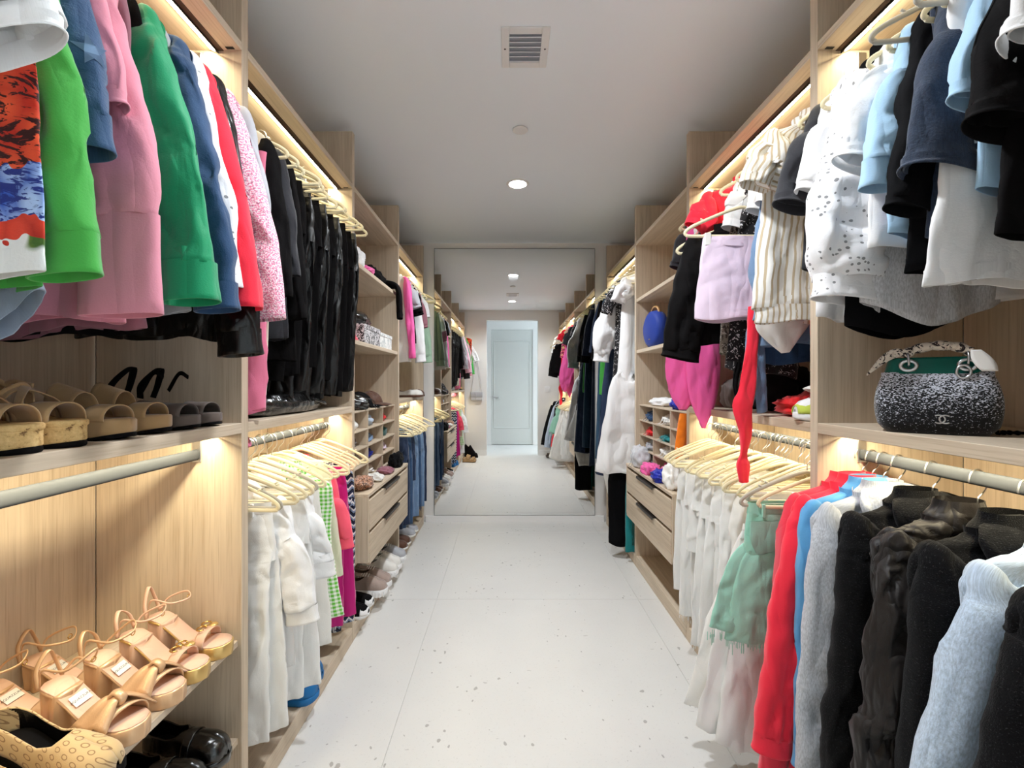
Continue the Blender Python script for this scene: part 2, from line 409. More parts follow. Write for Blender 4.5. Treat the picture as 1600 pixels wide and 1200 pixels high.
# ------------------------------------------------------------------ fabrics
def cloth(name, col, rough=.85, sheen=.25, weave=260, wbump=.25, wr=.35, wrs=9.0, var=.10, pat=None, coat=0.0, metal=0.0, spec=.25):
    n = NB(name); uv = n.tc('UV'); ob = n.tc('Object')
    nz = n.noise(n.map(ob, (1, 1, .45)), wrs, 2, .5, .6)
    big = n.noise(ob, 3.0, 3, .5)
    fine = n.noise(uv, weave, 2, .6)
    c = col
    if pat: c = pat(n, uv, ob, col)
    d = tuple(max(0, x*(1-var*2.2)) for x in col) if not pat else None
    if d: c = n.mix(big, d, tuple(min(1, x*(1+var*.5)) for x in col))
    nv = n.noise(n.map(ob, (1, 1, .14)), wrs*1.0, 1, .4, .3)
    rid = n.math('ADD', n.math('ABSOLUTE', n.math('SUBTRACT', nz, .5)), n.math('MULTIPLY', n.math('ABSOLUTE', n.math('SUBTRACT', nv, .5)), 1.6))
    b = n.bump(rid, min(1, wr*1.3), .03)
    b = n.bump(fine, wbump, .002, b)
    n.set(Base__Color=c, Roughness=rough, Metallic=metal, Normal=b, Sheen__Weight=sheen, Specular__IOR__Level=spec)
    if sheen: n.set(Sheen__Roughness=.5)
    if coat: n.set(Coat__Weight=coat, Coat__Roughness=.2)
    return n.m
def p_gingham(n, uv, ob, col):
    s = n.n('ShaderNodeSeparateXYZ', Vector=uv)
    f = lambda o: n.math('GREATER_THAN', n.math('FRACT', n.math('MULTIPLY', o, 62.0)), .5)
    a, b = f(s.outputs[0]), f(s.outputs[1])
    return n.mix(n.math('MULTIPLY', n.math('ADD', a, b), .5), lin(240, 245, 232), col)
def p_stripe(n, uv, ob, col):
    s = n.n('ShaderNodeSeparateXYZ', Vector=uv)
    fr = n.math('FRACT', n.math('MULTIPLY', s.outputs[0], 58.0))
    return n.mix(n.math('LESS_THAN', fr, .34), lin(240, 238, 233), col)
def p_eyelet(n, uv, ob, col):
    v = n.vor(uv, 75.0, rand=.55); v2 = n.noise(uv, 11, 2)
    hole = n.math('MULTIPLY', n.math('LESS_THAN', v.outputs['Distance'], .26), n.math('GREATER_THAN', v2, .5))
    return n.mix(hole, col, tuple(c*.3 for c in col))
def p_tweed(n, uv, ob, col):
    a = n.noise(uv, 240, 2, .7); b = n.noise(n.map(uv, (1, 1, 1), (3, 5, 0)), 130, 2, .7)
    c = n.mix(n.ramp(a, [(.46, 0.0), (.54, 1.0)]), col, lin(250, 232, 238))
    return n.mix(n.math('MULTIPLY', n.ramp(b, [(.56, 0.0), (.62, 1.0)]), .7), c, lin(150, 95, 118))
def p_denim(n, uv, ob, col):
    s = n.map(uv, (900, 160, 1)); a = n.noise(s, 1.0, 2, .6); b = n.noise(ob, 9.0, 4, .65)
    c = n.mix(n.math('MULTIPLY', a, .35), col, tuple(min(1, x*1.6+.03) for x in col))
    return n.mix(n.math('MULTIPLY', n.ramp(b, [(.5, 0.0), (.8, 1.0)]), .45), c, tuple(min(1, x*2.0+.05) for x in col))
def p_melange(n, uv, ob, col):
    a = n.noise(n.map(uv, (400, 90, 1)), 1.0, 2, .7)
    return n.mix(n.ramp(a, [(.35, 0.0), (.65, 1.0)]), tuple(c*.75 for c in col), tuple(min(1, c*1.15) for c in col))
def p_speck(n, uv, ob, col):
    a = n.noise(uv, 330, 1, .6)
    return n.mix(n.math('GREATER_THAN', a, .66), col, tuple(min(1, c*2.5+.02) for c in col))
def p_blotch(c2, c3, scale=30, t=.5):
    def f(n, uv, ob, col):
        a = n.noise(uv, scale, 2, .6, 1.5); b = n.noise(n.map(uv, (1, 1, 1), (7, 3, 0)), scale*1.3, 2, .6, 1.0)
        c = n.mix(n.ramp(a, [(t, 0.0), (t+.03, 1.0)]), col, c2)
        return n.mix(n.ramp(b, [(.58, 0.0), (.61, 1.0)]), c, c3)
    return f
def p_blotch_ob(c2, c3, scale=30, t=.5):
    f = p_blotch(c2, c3, scale, t)
    return lambda n, uv, ob, col: f(n, ob, ob, col)
def p_zig(n, uv, ob, col):
    s = n.n('ShaderNodeSeparateXYZ', Vector=uv)
    z = n.math('ADD', n.math('MULTIPLY', s.outputs[1], 26.0), n.math('MULTIPLY', n.math('PINGPONG', n.math('MULTIPLY', s.outputs[0], 26.0), .5), 1.0))
    return n.ramp(n.math('FRACT', z), [(0, lin(30, 40, 70)), (.3, lin(225, 225, 225)), (.55, lin(120, 140, 170)), (.8, lin(20, 22, 30))], 'CONSTANT')
def p_floral(n, uv, ob, col):
    s = n.n('ShaderNodeSeparateXYZ', Vector=ob)
    w = n.noise(ob, 9, 3, .6); zz = n.math('ADD', s.outputs[2], n.math('MULTIPLY', n.math('SUBTRACT', w, .5), .16))
    v = n.vor(n.map(ob, (1, 1, .6)), 34); pet = n.ramp(v.outputs['Distance'], [(.25, 0.0), (.75, 1.0)])
    st = n.noise(n.map(ob, (1, 1, 2.2)), 26, 3, .6, 2.2)
    org = n.mix(n.ramp(st, [(.52, 0.0), (.56, 1.0)]), n.mix(pet, lin(238, 92, 52), lin(186, 42, 22)), lin(52, 14, 12))
    blu = n.mix(n.ramp(st, [(.50, 0.0), (.55, 1.0)]), n.mix(pet, lin(176, 204, 244), lin(58, 96, 190)), lin(36, 52, 130))
    wht = n.mix(n.ramp(n.noise(ob, 13, 1), [(.60, 0.0), (.63, 1.0)]), lin(238, 240, 236), n.mix(pet, lin(150, 175, 70), lin(70, 105, 40)))
    red = n.mix(pet, lin(232, 74, 50), lin(176, 40, 26))
    c = n.mix(n.math('GREATER_THAN', zz, -.626), blu, org)
    c = n.mix(n.math('LESS_THAN', zz, -.722), c, red)
    return n.mix(n.math('LESS_THAN', zz, -.745), c, wht)
FAB = {}
def fab(k, *a, **kw): FAB[k] = cloth('fabric_'+k, *a, **kw)
fab('white', lin(236, 236, 236), var=.02); fab('offwhite', lin(228, 226, 220), var=.03); fab('ivory', lin(232, 224, 204), var=.03)
fab('whitejean', lin(233, 233, 231), var=.02, weave=420, wbump=.35); fab('satinwhite', lin(236, 234, 230), rough=.4, sheen=0, var=.02)
fab('eyelet', lin(238, 238, 240), pat=p_eyelet); fab('slub', lin(202, 203, 207), pat=p_melange); fab('melange', lin(186, 190, 197), pat=p_melange)
fab('lime', lin(72, 170, 70), var=.08); fab('emerald', lin(0, 148, 96), rough=.6, var=.05); fab('sage', lin(160, 190, 166), var=.04)
fab('pink', lin(224, 144, 162), var=.06); fab('rose', lin(226, 120, 150), var=.05); fab('hotpink', lin(242, 96, 168), rough=.5, var=.05); fab('fuchsia', lin(196, 14, 122), rough=.6, var=.06)
fab('coral', lin(252, 92, 116), var=.05); fab('red', lin(250, 44, 68), var=.04); fab('scarlet', lin(226, 26, 30), rough=.6, var=.08)
fab('raspberry', lin(232, 52, 74), rough=.7, var=.05); fab('lav', lin(226, 206, 224), var=.03); fab('mauve', lin(150, 98, 110), var=.05)
fab('tweedpink', lin(226, 128, 164), pat=p_tweed, wbump=.9, wr=.15, weave=200); fab('grey', lin(176, 178, 184), var=.06); fab('bluegrey', lin(150, 162, 180), var=.05); fab('darkgrey', lin(42, 42, 47), var=.06)
fab('black', lin(13, 11, 12), var=.08, sheen=0, spec=.12); fab('blackb', lin(8, 8, 11), var=.05, wr=.25, sheen=0, spec=.12); fab('fleece', lin(10, 10, 12), pat=p_speck, sheen=.04, spec=.1, wbump=.9, weave=320); fab('browngrey', lin(34, 30, 29), rough=.5, sheen=.05, wr=.8, wrs=16, var=.06)
fab('leather', lin(10, 8, 8), rough=.34, sheen=0, wr=.5, wrs=14, spec=.5); fab('patent', lin(9, 8, 8), rough=.14, sheen=0, wr=.3, wrs=12, spec=.6, coat=.5)
fab('navyrib', lin(44, 56, 76), pat=p_melange, wbump=.6); fab('navy', lin(28, 36, 60)); fab('royal', lin(40, 54, 170), rough=.35, sheen=0); fab('sky', lin(168, 204, 232), var=.05); fab('azure', lin(96, 164, 216), var=.05); fab('paleblue', lin(184, 200, 218), pat=p_melange)
fab('denim', lin(44, 72, 106), pat=p_denim, wbump=.5); fab('denimdk', lin(26, 42, 70), pat=p_denim, wbump=.5); fab('denimlt', lin(104, 130, 162), pat=p_denim, wbump=.5); fab('denimteal', lin(38, 68, 92), pat=p_denim, wbump=.5); fab('chambray', lin(30, 62, 98), pat=p_denim, wbump=.4)
fab('mint', lin(160, 214, 194), var=.05, weave=420, wbump=.4); fab('teal', lin(20, 128, 132)); fab('forest', lin(14, 78, 72))
fab('gingham', lin(98, 190, 52), pat=p_gingham); fab('stripe', lin(196, 178, 150), pat=p_stripe); fab('floral', lin(240, 240, 238), pat=p_floral, wr=.15)
fab('camo', lin(130, 118, 108), pat=p_blotch(lin(70, 60, 56), lin(180, 168, 160), 38)); fab('multi', lin(240, 80, 140), pat=p_blotch(lin(30, 24, 26), lin(226, 236, 140), 40)); fab('leopard', lin(190, 140, 110), pat=p_blotch(lin(60, 34, 26), lin(225, 190, 170), 60))
fab('zigzag', lin(60, 70, 100), pat=p_zig); fab('blackdots', lin(28, 26, 28), pat=p_blotch(lin(225, 220, 222), lin(28, 26, 28), 70, .6)); fab('sequin', lin(30, 28, 32), pat=p_speck, rough=.25, metal=.5, wbump=1.0)
fab('suede', lin(180, 146, 104), rough=.95, var=.06); fab('taupe', lin(104, 92, 86), rough=.6, sheen=.1); fab('nude', lin(230, 190, 164), rough=.5, sheen=0); fab('goldleather', lin(226, 186, 146), rough=.34, sheen=0, metal=.35, wr=.3); fab('ivoryvelvet', lin(226, 214, 178), rough=.9, sheen=.6, wr=0, var=.03)
fab('greyvelvet', lin(178, 172, 158), rough=.9, sheen=.6, wr=0, var=.03); fab('brown', lin(90, 58, 42), rough=.6); fab('orange', lin(240, 130, 30)); fab('limegreen', lin(200, 216, 90))
FAB['blacklace'] = FAB['sequin']

# ------------------------------------------------------------------ cloth surfaces
def catmull(K, n): return smooth_path(K, n)
def tube(keys, m=40, n=36, seed=0, fold=.008, kf=34.0, wr=.004, hem=True, p=.75, share=.7, hemwave=.006, cap=False, fs0=.25, edge=.22, ecap=False, cr=.0095, ncr=None, dip=0.0):
    """a hanging cloth tube; keys rows = (z, u, v, a, b): centre line and half sizes across (a) and through (b)"""
    R = np.random.RandomState(seed)
    K = catmull(keys, n); z, u, v, a, b = K.T
    a = np.maximum(a, .004); b = np.maximum(b, .003)
    P = np.stack([u, v, z], 1); T = np.gradient(P, axis=0); T /= np.linalg.norm(T, axis=1)[:, None]+1e-9
    N2 = np.tile(np.array([0., 1, 0]), (n, 1)); N1 = np.cross(T, N2); N1 /= np.linalg.norm(N1, axis=1)[:, None]+1e-9
    arc = np.concatenate([[0], np.cumsum(np.linalg.norm(np.diff(P, axis=0), axis=1))])
    th = PI/2-np.linspace(0, 2*PI, m+1)
    c, s = np.cos(th), np.sin(th); cr = cr*min(1.0, float(np.mean(b))/.022)
    cc = np.sign(c)*np.abs(c)**(p+.1); ss = np.sign(s)*np.abs(s)**(p+.25)
    t = np.linspace(0, 1, n)
    lat = a[:, None]*cc[None]                       # metres from the centre line
    tt = t[:, None]
    F = fold*(fs0+(1-fs0)*tt)
    def waves(x, amp_t):
        o = 0
        for j in range(4):
            k = kf*(.45+.55*j+.3*R.rand()); ph = R.rand()*6.28; dr = (R.rand()-.5)*3.0; g = 1/(1+.55*j)
            q = k*x+ph+dr*amp_t+.7*np.sin(2.6*amp_t+ph); g2 = g*(.55+.45*np.sin(5*amp_t+3*ph)); o = o+g2*(.45*np.sin(q)+.75*(2*np.abs(np.sin(q*.5+.4))**.8-1.2))
        return o*.55
    f1 = waves(lat, tt)
    f2 = waves(lat+.37*np.sign(ss)[None], tt)
    A = arc[:, None]+0*lat
    def fourier(x, y, q, sx, sy):
        o = 0
        for j in range(7):
            kx, ky, kq = R.randn(3)*np.array([sx, sy, 1.6]); o = o+np.sin(kx*x+ky*y+kq*q+R.rand()*6.28)
        return o/2.6
    w1 = fourier(lat, A, ss[None], 26, 15); w2 = fourier(lat, A, ss[None], 14, 34)
    w3 = fourier(lat, A, ss[None], 40, 60)
    rid = (1-2.2*np.abs(np.clip(w1, -1, 1))**.8)*.75+w2*.45+(1-2.5*np.abs(np.clip(w3, -1, 1))**.7)*.35
    CR = 0*lat; wid = float(a.mean())*2; tot = float(arc[-1])
    half = np.where(ss >= 0, 1.0, -1.0)[None]
    for j in range(ncr if ncr is not None else int(10+wid*tot*150)):
        sg = 1 if R.rand() < .5 else -1; l0 = (R.rand()-.5)*wid*1.1; a0 = R.rand()*tot*1.05
        an = R.randn()*.28 if R.rand() < .75 else R.randn()*.9
        ln = tot*(.12+.30*R.rand()); wd = .006+.012*R.rand(); am = (1.0 if R.rand() < .6 else -.8)*(.5+.8*R.rand())
        dx = (lat-l0)*math.cos(an)-(A-a0)*math.sin(an); dl = (A-a0)*math.cos(an)+(lat-l0)*math.sin(an)
        dx = dx+.010*np.sin(dl*14+j)
        asym = np.where(dx > 0, 1.0, 2.2)
        CR = CR+am*np.exp(-np.abs(dx)*asym/wd)*np.clip(1-(dl/ln)**2, 0, 1)**1.2*np.clip(sg*half, .12, 1)
    CR = CR*cr*(.35+.65*np.minimum(1, A/.12))
    n2 = b[:, None]*ss[None]+half*CR+F*(share*f1+(1-share)*f2*np.abs(ss)[None])+wr*rid*(.4+.6*np.abs(ss))[None]
    n1 = lat*(1+.0)+edge*F*waves(lat*0+ss[None]*.02, tt*2.2)*cc[None]+wr*.3*w2*cc[None]
    V = P[:, None]+N1[:, None]*n1[..., None]+N2[:, None]*n2[..., None]
    V[..., 2] -= dip*tt**6*np.clip(1-(lat/a[:, None])**2, 0, 1)
    V[..., 2] += (hemwave*tt**4)*np.sin(kf*.8*lat+R.rand()*6)+hemwave*.6*tt**4*w1
    uu = np.cumsum(np.concatenate([[0], np.hypot(np.diff(cc)*a.mean(), np.diff(ss)*b.mean())]))
    UV = np.stack(np.broadcast_arrays(uu[None], A), -1)
    rows = [V]; uvs = [UV]
    if hem:
        base = V[-1]; ctr = P[-1]
        d = base-ctr; L2 = np.linalg.norm(d, axis=1)[:, None]+1e-6; inw = d/L2*np.minimum(.0022, L2*.2)
        inw[:, 1] *= 1.0
        for k_, dz in ((.5, .0015), (1.0, 0.0), (1.1, -.03)):
            rows.append((base-inw*k_*1.6+T[-1]*dz)[None]); uvs.append(UV[-1:]+np.array([0, .002]))
    V = np.concatenate(rows); UV = np.concatenate(uvs); nr = V.shape[0]
    i = np.arange(nr-1)[:, None]*(m+1)+np.arange(m)[None]
    F4 = np.stack([i, i+1, i+m+2, i+m+1], -1).reshape(-1, 4)
    V = V.reshape(-1, 3); UV = UV.reshape(-1, 2)
    if cap:
        nv = len(V); V = np.concatenate([V, V[:m+1].mean(0)[None]]); UV = np.concatenate([UV, UV[:1]])
        tri = [(k+1, k, nv, nv) for k in range(m)]
        F4 = np.concatenate([F4, np.array([(a_, b_, c_, c_) for a_, b_, c_, _ in tri])])
    return V, F4, UV
def put(name, data, mat, parent, s=1):
    """local (u out to the aisle, v depth, z) -> parent's frame; s=-1 on the right side mirrors u"""
    V, F4, UV = data
    V = V*np.array([s, 1, 1.0])
    if s < 0: F4 = F4[:, ::-1]
    deg = F4[:, 0] == F4[:, 1]; deg |= F4[:, 2] == F4[:, 3]
    if deg.any():
        F = [tuple(f) for f in F4[~deg]]
        for f in F4[deg]:
            q = []
            for x in f:
                if x not in q: q.append(x)
            F.append(tuple(q))
    else: F = F4
    return mesh_obj(name, V, F, FAB[mat] if isinstance(mat, str) else mat, parent, UV)

# ------------------------------------------------------------------ hangers
def hanger_meshes():
    hw, za, zt, zb = .218, -.072, -.150, -.182
    right = [(0, za), (.03, za-.006), (.075, za-.022), (.135, za-.047), (.185, za-.070), (.212, za-.088), (.219, za-.100), (.214, zb+.004), (.198, zb)]
    left = [(-x, z) for x, z in right[::-1]]
    ks = [(x, 0, z) for x, z in right]+[(.08, 0, zb), (-.08, 0, zb)]+[(x, 0, z) for x, z in left[:-1]]
    P = smooth_path(ks, 78, True)
    V, F = sweep(P, .0064, .0040, 8, True)
    # two strap notches' bumps
    parts = [(V, F)]
    for sx in (-1, 1):
        parts.append(sweep([(sx*.150, 0, -.128), (sx*.152, 0, -.120), (sx*.160, 0, -.116)], .003, .0034, 6))
    frame = join(parts)
    hk = [(0, 0, za-.002), (0, 0, za+.022), (.004, 0, za+.030), (.017, 0, za+.044), (.0215, 0, za+.062), (.0155, 0, za+.083), (0, 0, za+.0925), (-.014, 0, za+.086), (-.0205, 0, za+.070), (-.0205, 0, za+.062)]
    hook = sweep(smooth_path(hk, 34), .0018, .0018, 6)
    return frame, hook
_fr, _hk = hanger_meshes()
HM = {}
def make_hanger(x, y, z, label, col='ivoryvelvet', yaw=0.0, tilt=0.0, group=None):
    key = col
    if key not in HM:
        t = thing('clothes_hanger', label, 'hanger', (x, y, z), yaw, group)
        a = mesh_obj('hanger_frame', _fr[0], _fr[1], FAB[col], t); b = mesh_obj('hook', _hk[0], _hk[1], CHROME, t)
        HM[key] = (a, b)
    else:
        t = thing('clothes_hanger', label, 'hanger', (x, y, z), yaw, group)
        for q in HM[key]:
            c = q.copy(); COL.objects.link(c); c.parent = t
    t.rotation_euler = (tilt, 0, yaw)
    return t
CLIP = None
def add_clips(t, u, zc):
    """metal-and-ivory clips as parts of a hanger"""
    for sx in u:
        boxes('clip', [(sx-.011, sx+.011, -.010, -.004, zc-.03, zc+.016), (sx-.011, sx+.011, .004, .010, zc-.03, zc+.016), (sx-.006, sx+.006, -.005, .005, zc, zc+.012)], FAB['offwhite'], t, .001)

# ------------------------------------------------------------------ garments (origin on the rod, z down)
LOWRES = [1.0]
def res(a): return max(12, int(a*LOWRES[0]))
def rod_of(s): return RODL if s > 0 else RODR
def top(s, y, mat, label, cat='shirt', name='shirt', hi=True, L=.62, hw=.20, b=.026, flare=.01, sl='long', sL=.56, splay=.06, sr=.072, cuff=True, cuffmat=None, collar='shirt', fold=.007, wr=.004, shift=0.0, drop=0.0, yaw=0.0, seed=None, group=None, buttons=False, hood=False, band=None, inner=True, sv=-.02, puff=0.0, tail=0.0, zrod=None, sbend=0.0, skirt=None, cuffd=None, cb=1.0, slf=1.0, dip=0.0):
    seed = seed if seed is not None else int(abs(y)*977+s*31) % 99991
    z0 = zrod if zrod is not None else (ROD_HI if hi else ROD_LO)
    t = thing(name, label, cat, (rod_of(s)+s*shift, y, z0-drop), yaw*s, group)
    D = 0
    keys = [(-.078, 0, 0, .050, .030), (-.098, 0, 0, .085, .030), (-.122, 0, 0, hw*.80, .026), (-.150, 0, 0, hw*.97, b*.85), (-.20, 0, 0, hw*.97, b), (-.36, 0, 0, hw*.95, b), (-L*.72, 0, 0, hw*.97+flare*.4, b), (-L, tail, 0, hw+flare, b*.95)]
    if skirt: keys = skirt(hw, b, L)
    put('body', tube(keys, res(56), res(44), seed, fold, wr=wr, dip=dip), mat, t, s)
    if band: put('waistband', tube([(-L+.006, tail, 0, hw*.96+flare, b*1.0), (-L-.025, tail, 0, hw*.93+flare, b), (-L-.05, tail, 0, hw*.95+flare, b)], res(48), 8, seed, fold*.7, wr=.002, cr=.001), band if isinstance(band, str) else mat, t, s)
    if sl:
        for sd in ((1, -1) if inner else (1,)):
            sp = splay if sd > 0 else min(splay*.3, .02)
            e = sL
            r0 = sr
            RS = np.random.RandomState(seed+11*sd); jj = lambda q: (RS.rand()-.5)*2*q
            rb_ = r0*.74*slf; rm = r0*(.92+puff)
            sk = [(-.128, sd*(hw-.040-r0*.30), sv*.15, r0*.22, b*.45), (-.142, sd*(hw-.012-r0*.50), sv*.3-b*.1, r0*.50, b*.88), (-.188, sd*(hw+.008-r0*.78), sv*.5-b*.28, r0*.78, b*1.0+.003), (-.265, sd*(hw+.018+sp*.18-r0*.92), sv*.7-b*.5, r0*.92, b*.95+.006),
                  (-.15-e*.48, sd*(hw+.026+sp*.55-rm+puff*.5*r0+jj(.005)), sv*.7-b*.6+sbend+jj(.006), rm, b*.9+.006+puff*.02), (-.15-e*.64, sd*(hw+.03+sp*.70-r0*.84+puff*.4*r0+jj(.006)), sv*.7-b*.6+sbend+jj(.008), r0*(.84+puff*1.2+jj(.04))*(1+slf)/2, b*.9+.004+puff*.03), (-.15-e*.82, sd*(hw+.03+sp*.88-(r0*.78+rb_)/2+puff*.4*r0+jj(.004)), sv*.7-b*.6+sbend*.6, (r0*.78+rb_)/2*(1+puff*1.6), b*.85+.004+puff*.03),
                  (-.15-e, sd*(hw+.03+sp-rb_), sv*.7-b*.6, rb_, (b*.8+.003)*cb)]
            o = put('sleeve', tube(sk, res(34), res(34), seed+7*sd, fold*.9, 42, wr*1.35, hemwave=.002, fs0=.55, share=.6, cap=True), mat, t, s)
            if cuff:
                q = sk[-1]; d = cuffd or (.055 if sl == 'long' else .022)
                put('cuff', tube([(q[0]+.006, q[1], q[2], q[3]*1.03, q[4]*1.04), (q[0]-d*.5, q[1]+sd*.003, q[2], q[3]*1.0, q[4]*1.08), (q[0]-d, q[1]+sd*.006, q[2], q[3]*1.05, q[4]*1.15)], res(30), 8, seed+3, .002, wr=.0012, hemwave=.001, cr=.001), cuffmat or mat, o, s)
    if collar == 'shirt':
        put('collar', tube([(-.048, 0, 0, .050, .032), (-.066, 0, 0, .054, .036), (-.085, 0, 0, .070, .044), (-.108, 0, -.004, .080, .044)], res(30), 10, seed+5, .002, wr=.002, cr=.001), mat, t, s)
    elif collar == 'round':
        put('collar', tube([(-.072, 0, 0, .060, .030), (-.088, 0, 0, .070, .034)], res(30), 6, seed+5, .001, wr=.001, cr=.001), mat, t, s)
    if hood:
        put('hood', tube([(-.058, -.03, .0, .05, .020), (-.078, -.03, -.02, .100, .032), (-.115, -.03, -.046, .120, .032), (-.165, -.03, -.058, .105, .026), (-.205, -.03, -.060, .065, .016)], res(56), res(30), seed+9, .012, 40, .008, cap=True, cr=.014, ncr=22), mat, t, s)
    if buttons:
        for k in range(4):
            V, F = lathe([(.0001, .0035), (.004, .0035), (.0055, .002), (.0055, 0)], 10)
            V = V[:, [0, 2, 1]]*np.array([1, -1, 1]); mesh_obj('button', V+np.array([.01, -b-.004, -.18-k*.1]), F, FAB['white'], t)
    return t
def pants(s, y, mat, label, cat='trousers', name='trousers', hi=False, L=.95, w=.19, w2=.12, b=.020, shift=0.0, drop=0.0, yaw=0.0, fold=.006, wr=.004, seed=None, group=None, fringe=False, u0=0.0, splitv=.017, belt=True, lean=0.0, zrod=None, hem_cuff=False, pockets=False):
    """trousers hung by the waist from the hanger bar, one leg in front of the other"""
    seed = seed if seed is not None else int(abs(y)*1277+s*57) % 99991
    z0 = zrod if zrod is not None else (ROD_HI if hi else ROD_LO)
    t = thing(name, label, cat, (rod_of(s)+s*shift, y, z0-drop), yaw*s, group)
    zt = -.176
    if belt: 
        wb = put('waistband', tube([(zt+.004, u0, 0, w*.93, b*.75), (zt-.018, u0, 0, w*.94, b*.8), (zt-.036, u0, 0, w*.95, b*.85)], res(44), 7, seed, .002, wr=.0012, cap=False, cr=.001), mat, t, s)
        for q in (-.6, .0, .6):
            boxes('belt_loop', [(s*(u0+q*w)-.005, s*(u0+q*w)+.005, -b*.95-.004, -b*.78, zt-.040, zt+.003)], FAB[mat], wb, .001)
    put('hip', tube([(zt-.030, u0, 0, w*.94, b*.85), (zt-.10, u0, 0, w*1.0, b*1.15), (zt-.20, u0+lean*.1, 0, w*1.0, b*1.2)], res(48), res(18), seed, fold*.5, wr=wr, hem=False), mat, t, s)
    for i, sd in enumerate((-1, 1)):
        du = (.010 if i else -.006)
        put('leg', tube([(zt-.15, u0+du*.3+lean*.1, sd*splitv*.35, w*.97, b*.8), (zt-.22, u0+du+lean*.15, sd*splitv*.9, w*.95, b*.8), (-.18-(L-.18)*.55, u0+du*2+lean*.55, sd*splitv, (w+w2)/2*.98, b*.85), (-L+.05*i*.4, u0+du*3+lean, sd*splitv*1.1, w2, b*.9)], res(44), res(40), seed+i*3, fold, 30, wr, hemwave=.004), mat, t, s)
        if fringe:
            R = random.Random(seed+i); bm = bmesh.new(); 
            for k in range(70):
                x = s*(u0+du*3+lean+w2*(R.random()*2-1)); vv = sd*splitv*1.1+(R.random()*2-1)*b*.7; l = .008+.028*R.random()**2
                add_box(bm, x-.0009, x+.0009, vv-.0009, vv+.0009, -L+.02*i-l, -L+.02*i+.006)
            o = bm_obj('frayed_hem', bm, FAB[mat], t); o['kind'] = 'stuff'
    if pockets:
        for q in (-.55, .55):
            put('pocket', tube([(zt-.05, u0+q*w, -b*1.25, .055, .0035), (zt-.11, u0+q*w, -b*1.35, .055, .0035), (zt-.15, u0+q*w, -b*1.3, .035, .003)], 20, 10, seed+2, .001, wr=.001), mat, t, s)
    return t
def drape(s, y, mat, label, cat, name, keys, hi=True, m=48, n=40, fold=.008, kf=34, wr=.004, seed=None, yaw=0.0, shift=0.0, drop=0.0, group=None, extra=(), hemwave=.006, cap=False, zrod=None, p=.75, pname=None):
    """any other hanging cloth: one main tube (pname) and extra (part, keys, mat, fold) tubes"""
    seed = seed if seed is not None else int(abs(y)*1777+s*13) % 99991
    z0 = zrod if zrod is not None else (ROD_HI if hi else ROD_LO)
    t = thing(name, label, cat, (rod_of(s)+s*shift, y, z0-drop), yaw*s, group)
    put(pname or 'body', tube(keys, res(m), res(n), seed, fold, kf, wr, hemwave=hemwave, cap=cap, p=p), mat, t, s)
    for pn, kk, mt, fo in extra:
        put(pn, tube(kk, res(36), res(24), seed+len(pn), fo, kf, wr, hemwave=hemwave*.5, p=p), mt, t, s)
    return t
def free_drape(x, y, z, mat, label, cat, name, keys, **kw):
    """same with an explicit world origin (local x = world x)"""
    t = thing(name, label, cat, (x, y, z), kw.pop('yaw', 0.0), kw.pop('group', None))
    extra = kw.pop('extra', ()); pname = kw.pop('pname', 'body'); sd = kw.pop('seed', int(abs(x*y)*1313) % 9999)
    put(pname, tube(keys, kw.pop('m', 40), kw.pop('n', 34), sd, **kw), mat, t, 1)
    for pn, kk, mt, fo in extra: put(pn, tube(kk, 30, 22, sd+len(pn), fo), mt, t, 1)
    return t
# ------------------------------------------------------------------ left, unit 1, upper rod
G = 'clothes on the upper left rod'
LOWRES[0] = 1.5
GH = 'hangers on the upper left rods'
def hang(s, y, hi, label, col='ivoryvelvet', shift=0.0, yaw=0.0, drop=0.0, group=None):
    return make_hanger(rod_of(s)+s*shift, y, (ROD_HI if hi else ROD_LO)-drop, label, col, yaw*s, 0, group)
def with_hanger(ts, s, y, hi, label, **kw): hang(s, y, hi, label, **kw)
top(1, .565, 'white', 'white short-sleeved linen shirt at the top left corner, above the floral top', 'shirt', 'linen_shirt', L=.50, sl='short', sL=.37, splay=.19, sr=.11, cuff=True, fold=.012, wr=.007, group=G)
top(1, .625, 'floral', 'sleeveless top with orange, blue and white floral print', 'top', 'floral_blouse', L=.79, hw=.25, shift=.05, sl=None, fold=.010, b=.022, group=G)
top(1, .705, 'lime', 'bright lime green long-sleeved blouse beside the floral top', 'blouse', 'blouse', L=.79, hw=.215, sL=.575, splay=.095, sr=.068, fold=.010, group=G, sv=-.03, inner=False)
o = top(1, .765, 'denim', 'faded blue denim jacket with pale star patches and rolled sleeves', 'jacket', 'denim_jacket', L=.62, sL=.36, splay=.07, sr=.075, fold=.008, wr=.007, group=G, b=.03, inner=False)
def star(t, zt, az, r, mat):
    # star patch lying on the sleeve at height zt, facing azimuth az
    sl = [c for c in t.children if c.name.startswith('sleeve')][0]; n = len(sl.data.vertices); co = np.empty(n*3, np.float32); sl.data.vertices.foreach_get('co', co); co = co.reshape(-1, 3)
    dr = np.array([math.cos(az), math.sin(az), 0]); q = co[np.abs(co[:, 2]-zt) < .02]; c = q[np.argmax(q@dr)]
    tang = np.array([-math.sin(az), math.cos(az), 0]); bm = bmesh.new(); V = []
    for k in range(10):
        a = PI/2+k*PI/5+.3; q = r if k % 2 == 0 else r*.42
        V.append(bm.verts.new(c+dr*.003+tang*q*math.cos(a)+np.array([0, 0, 1.0])*q*math.sin(a)-dr*.25*abs(q*math.cos(a))))
    f = bm.faces.new(V); bmesh.ops.solidify(bm, geom=[f], thickness=.002); bm_obj('star_patch', bm, FAB[mat], sl)
star(o, -.27, -.75, .032, 'denimlt'); star(o, -.40, -.45, .026, 'denimlt')
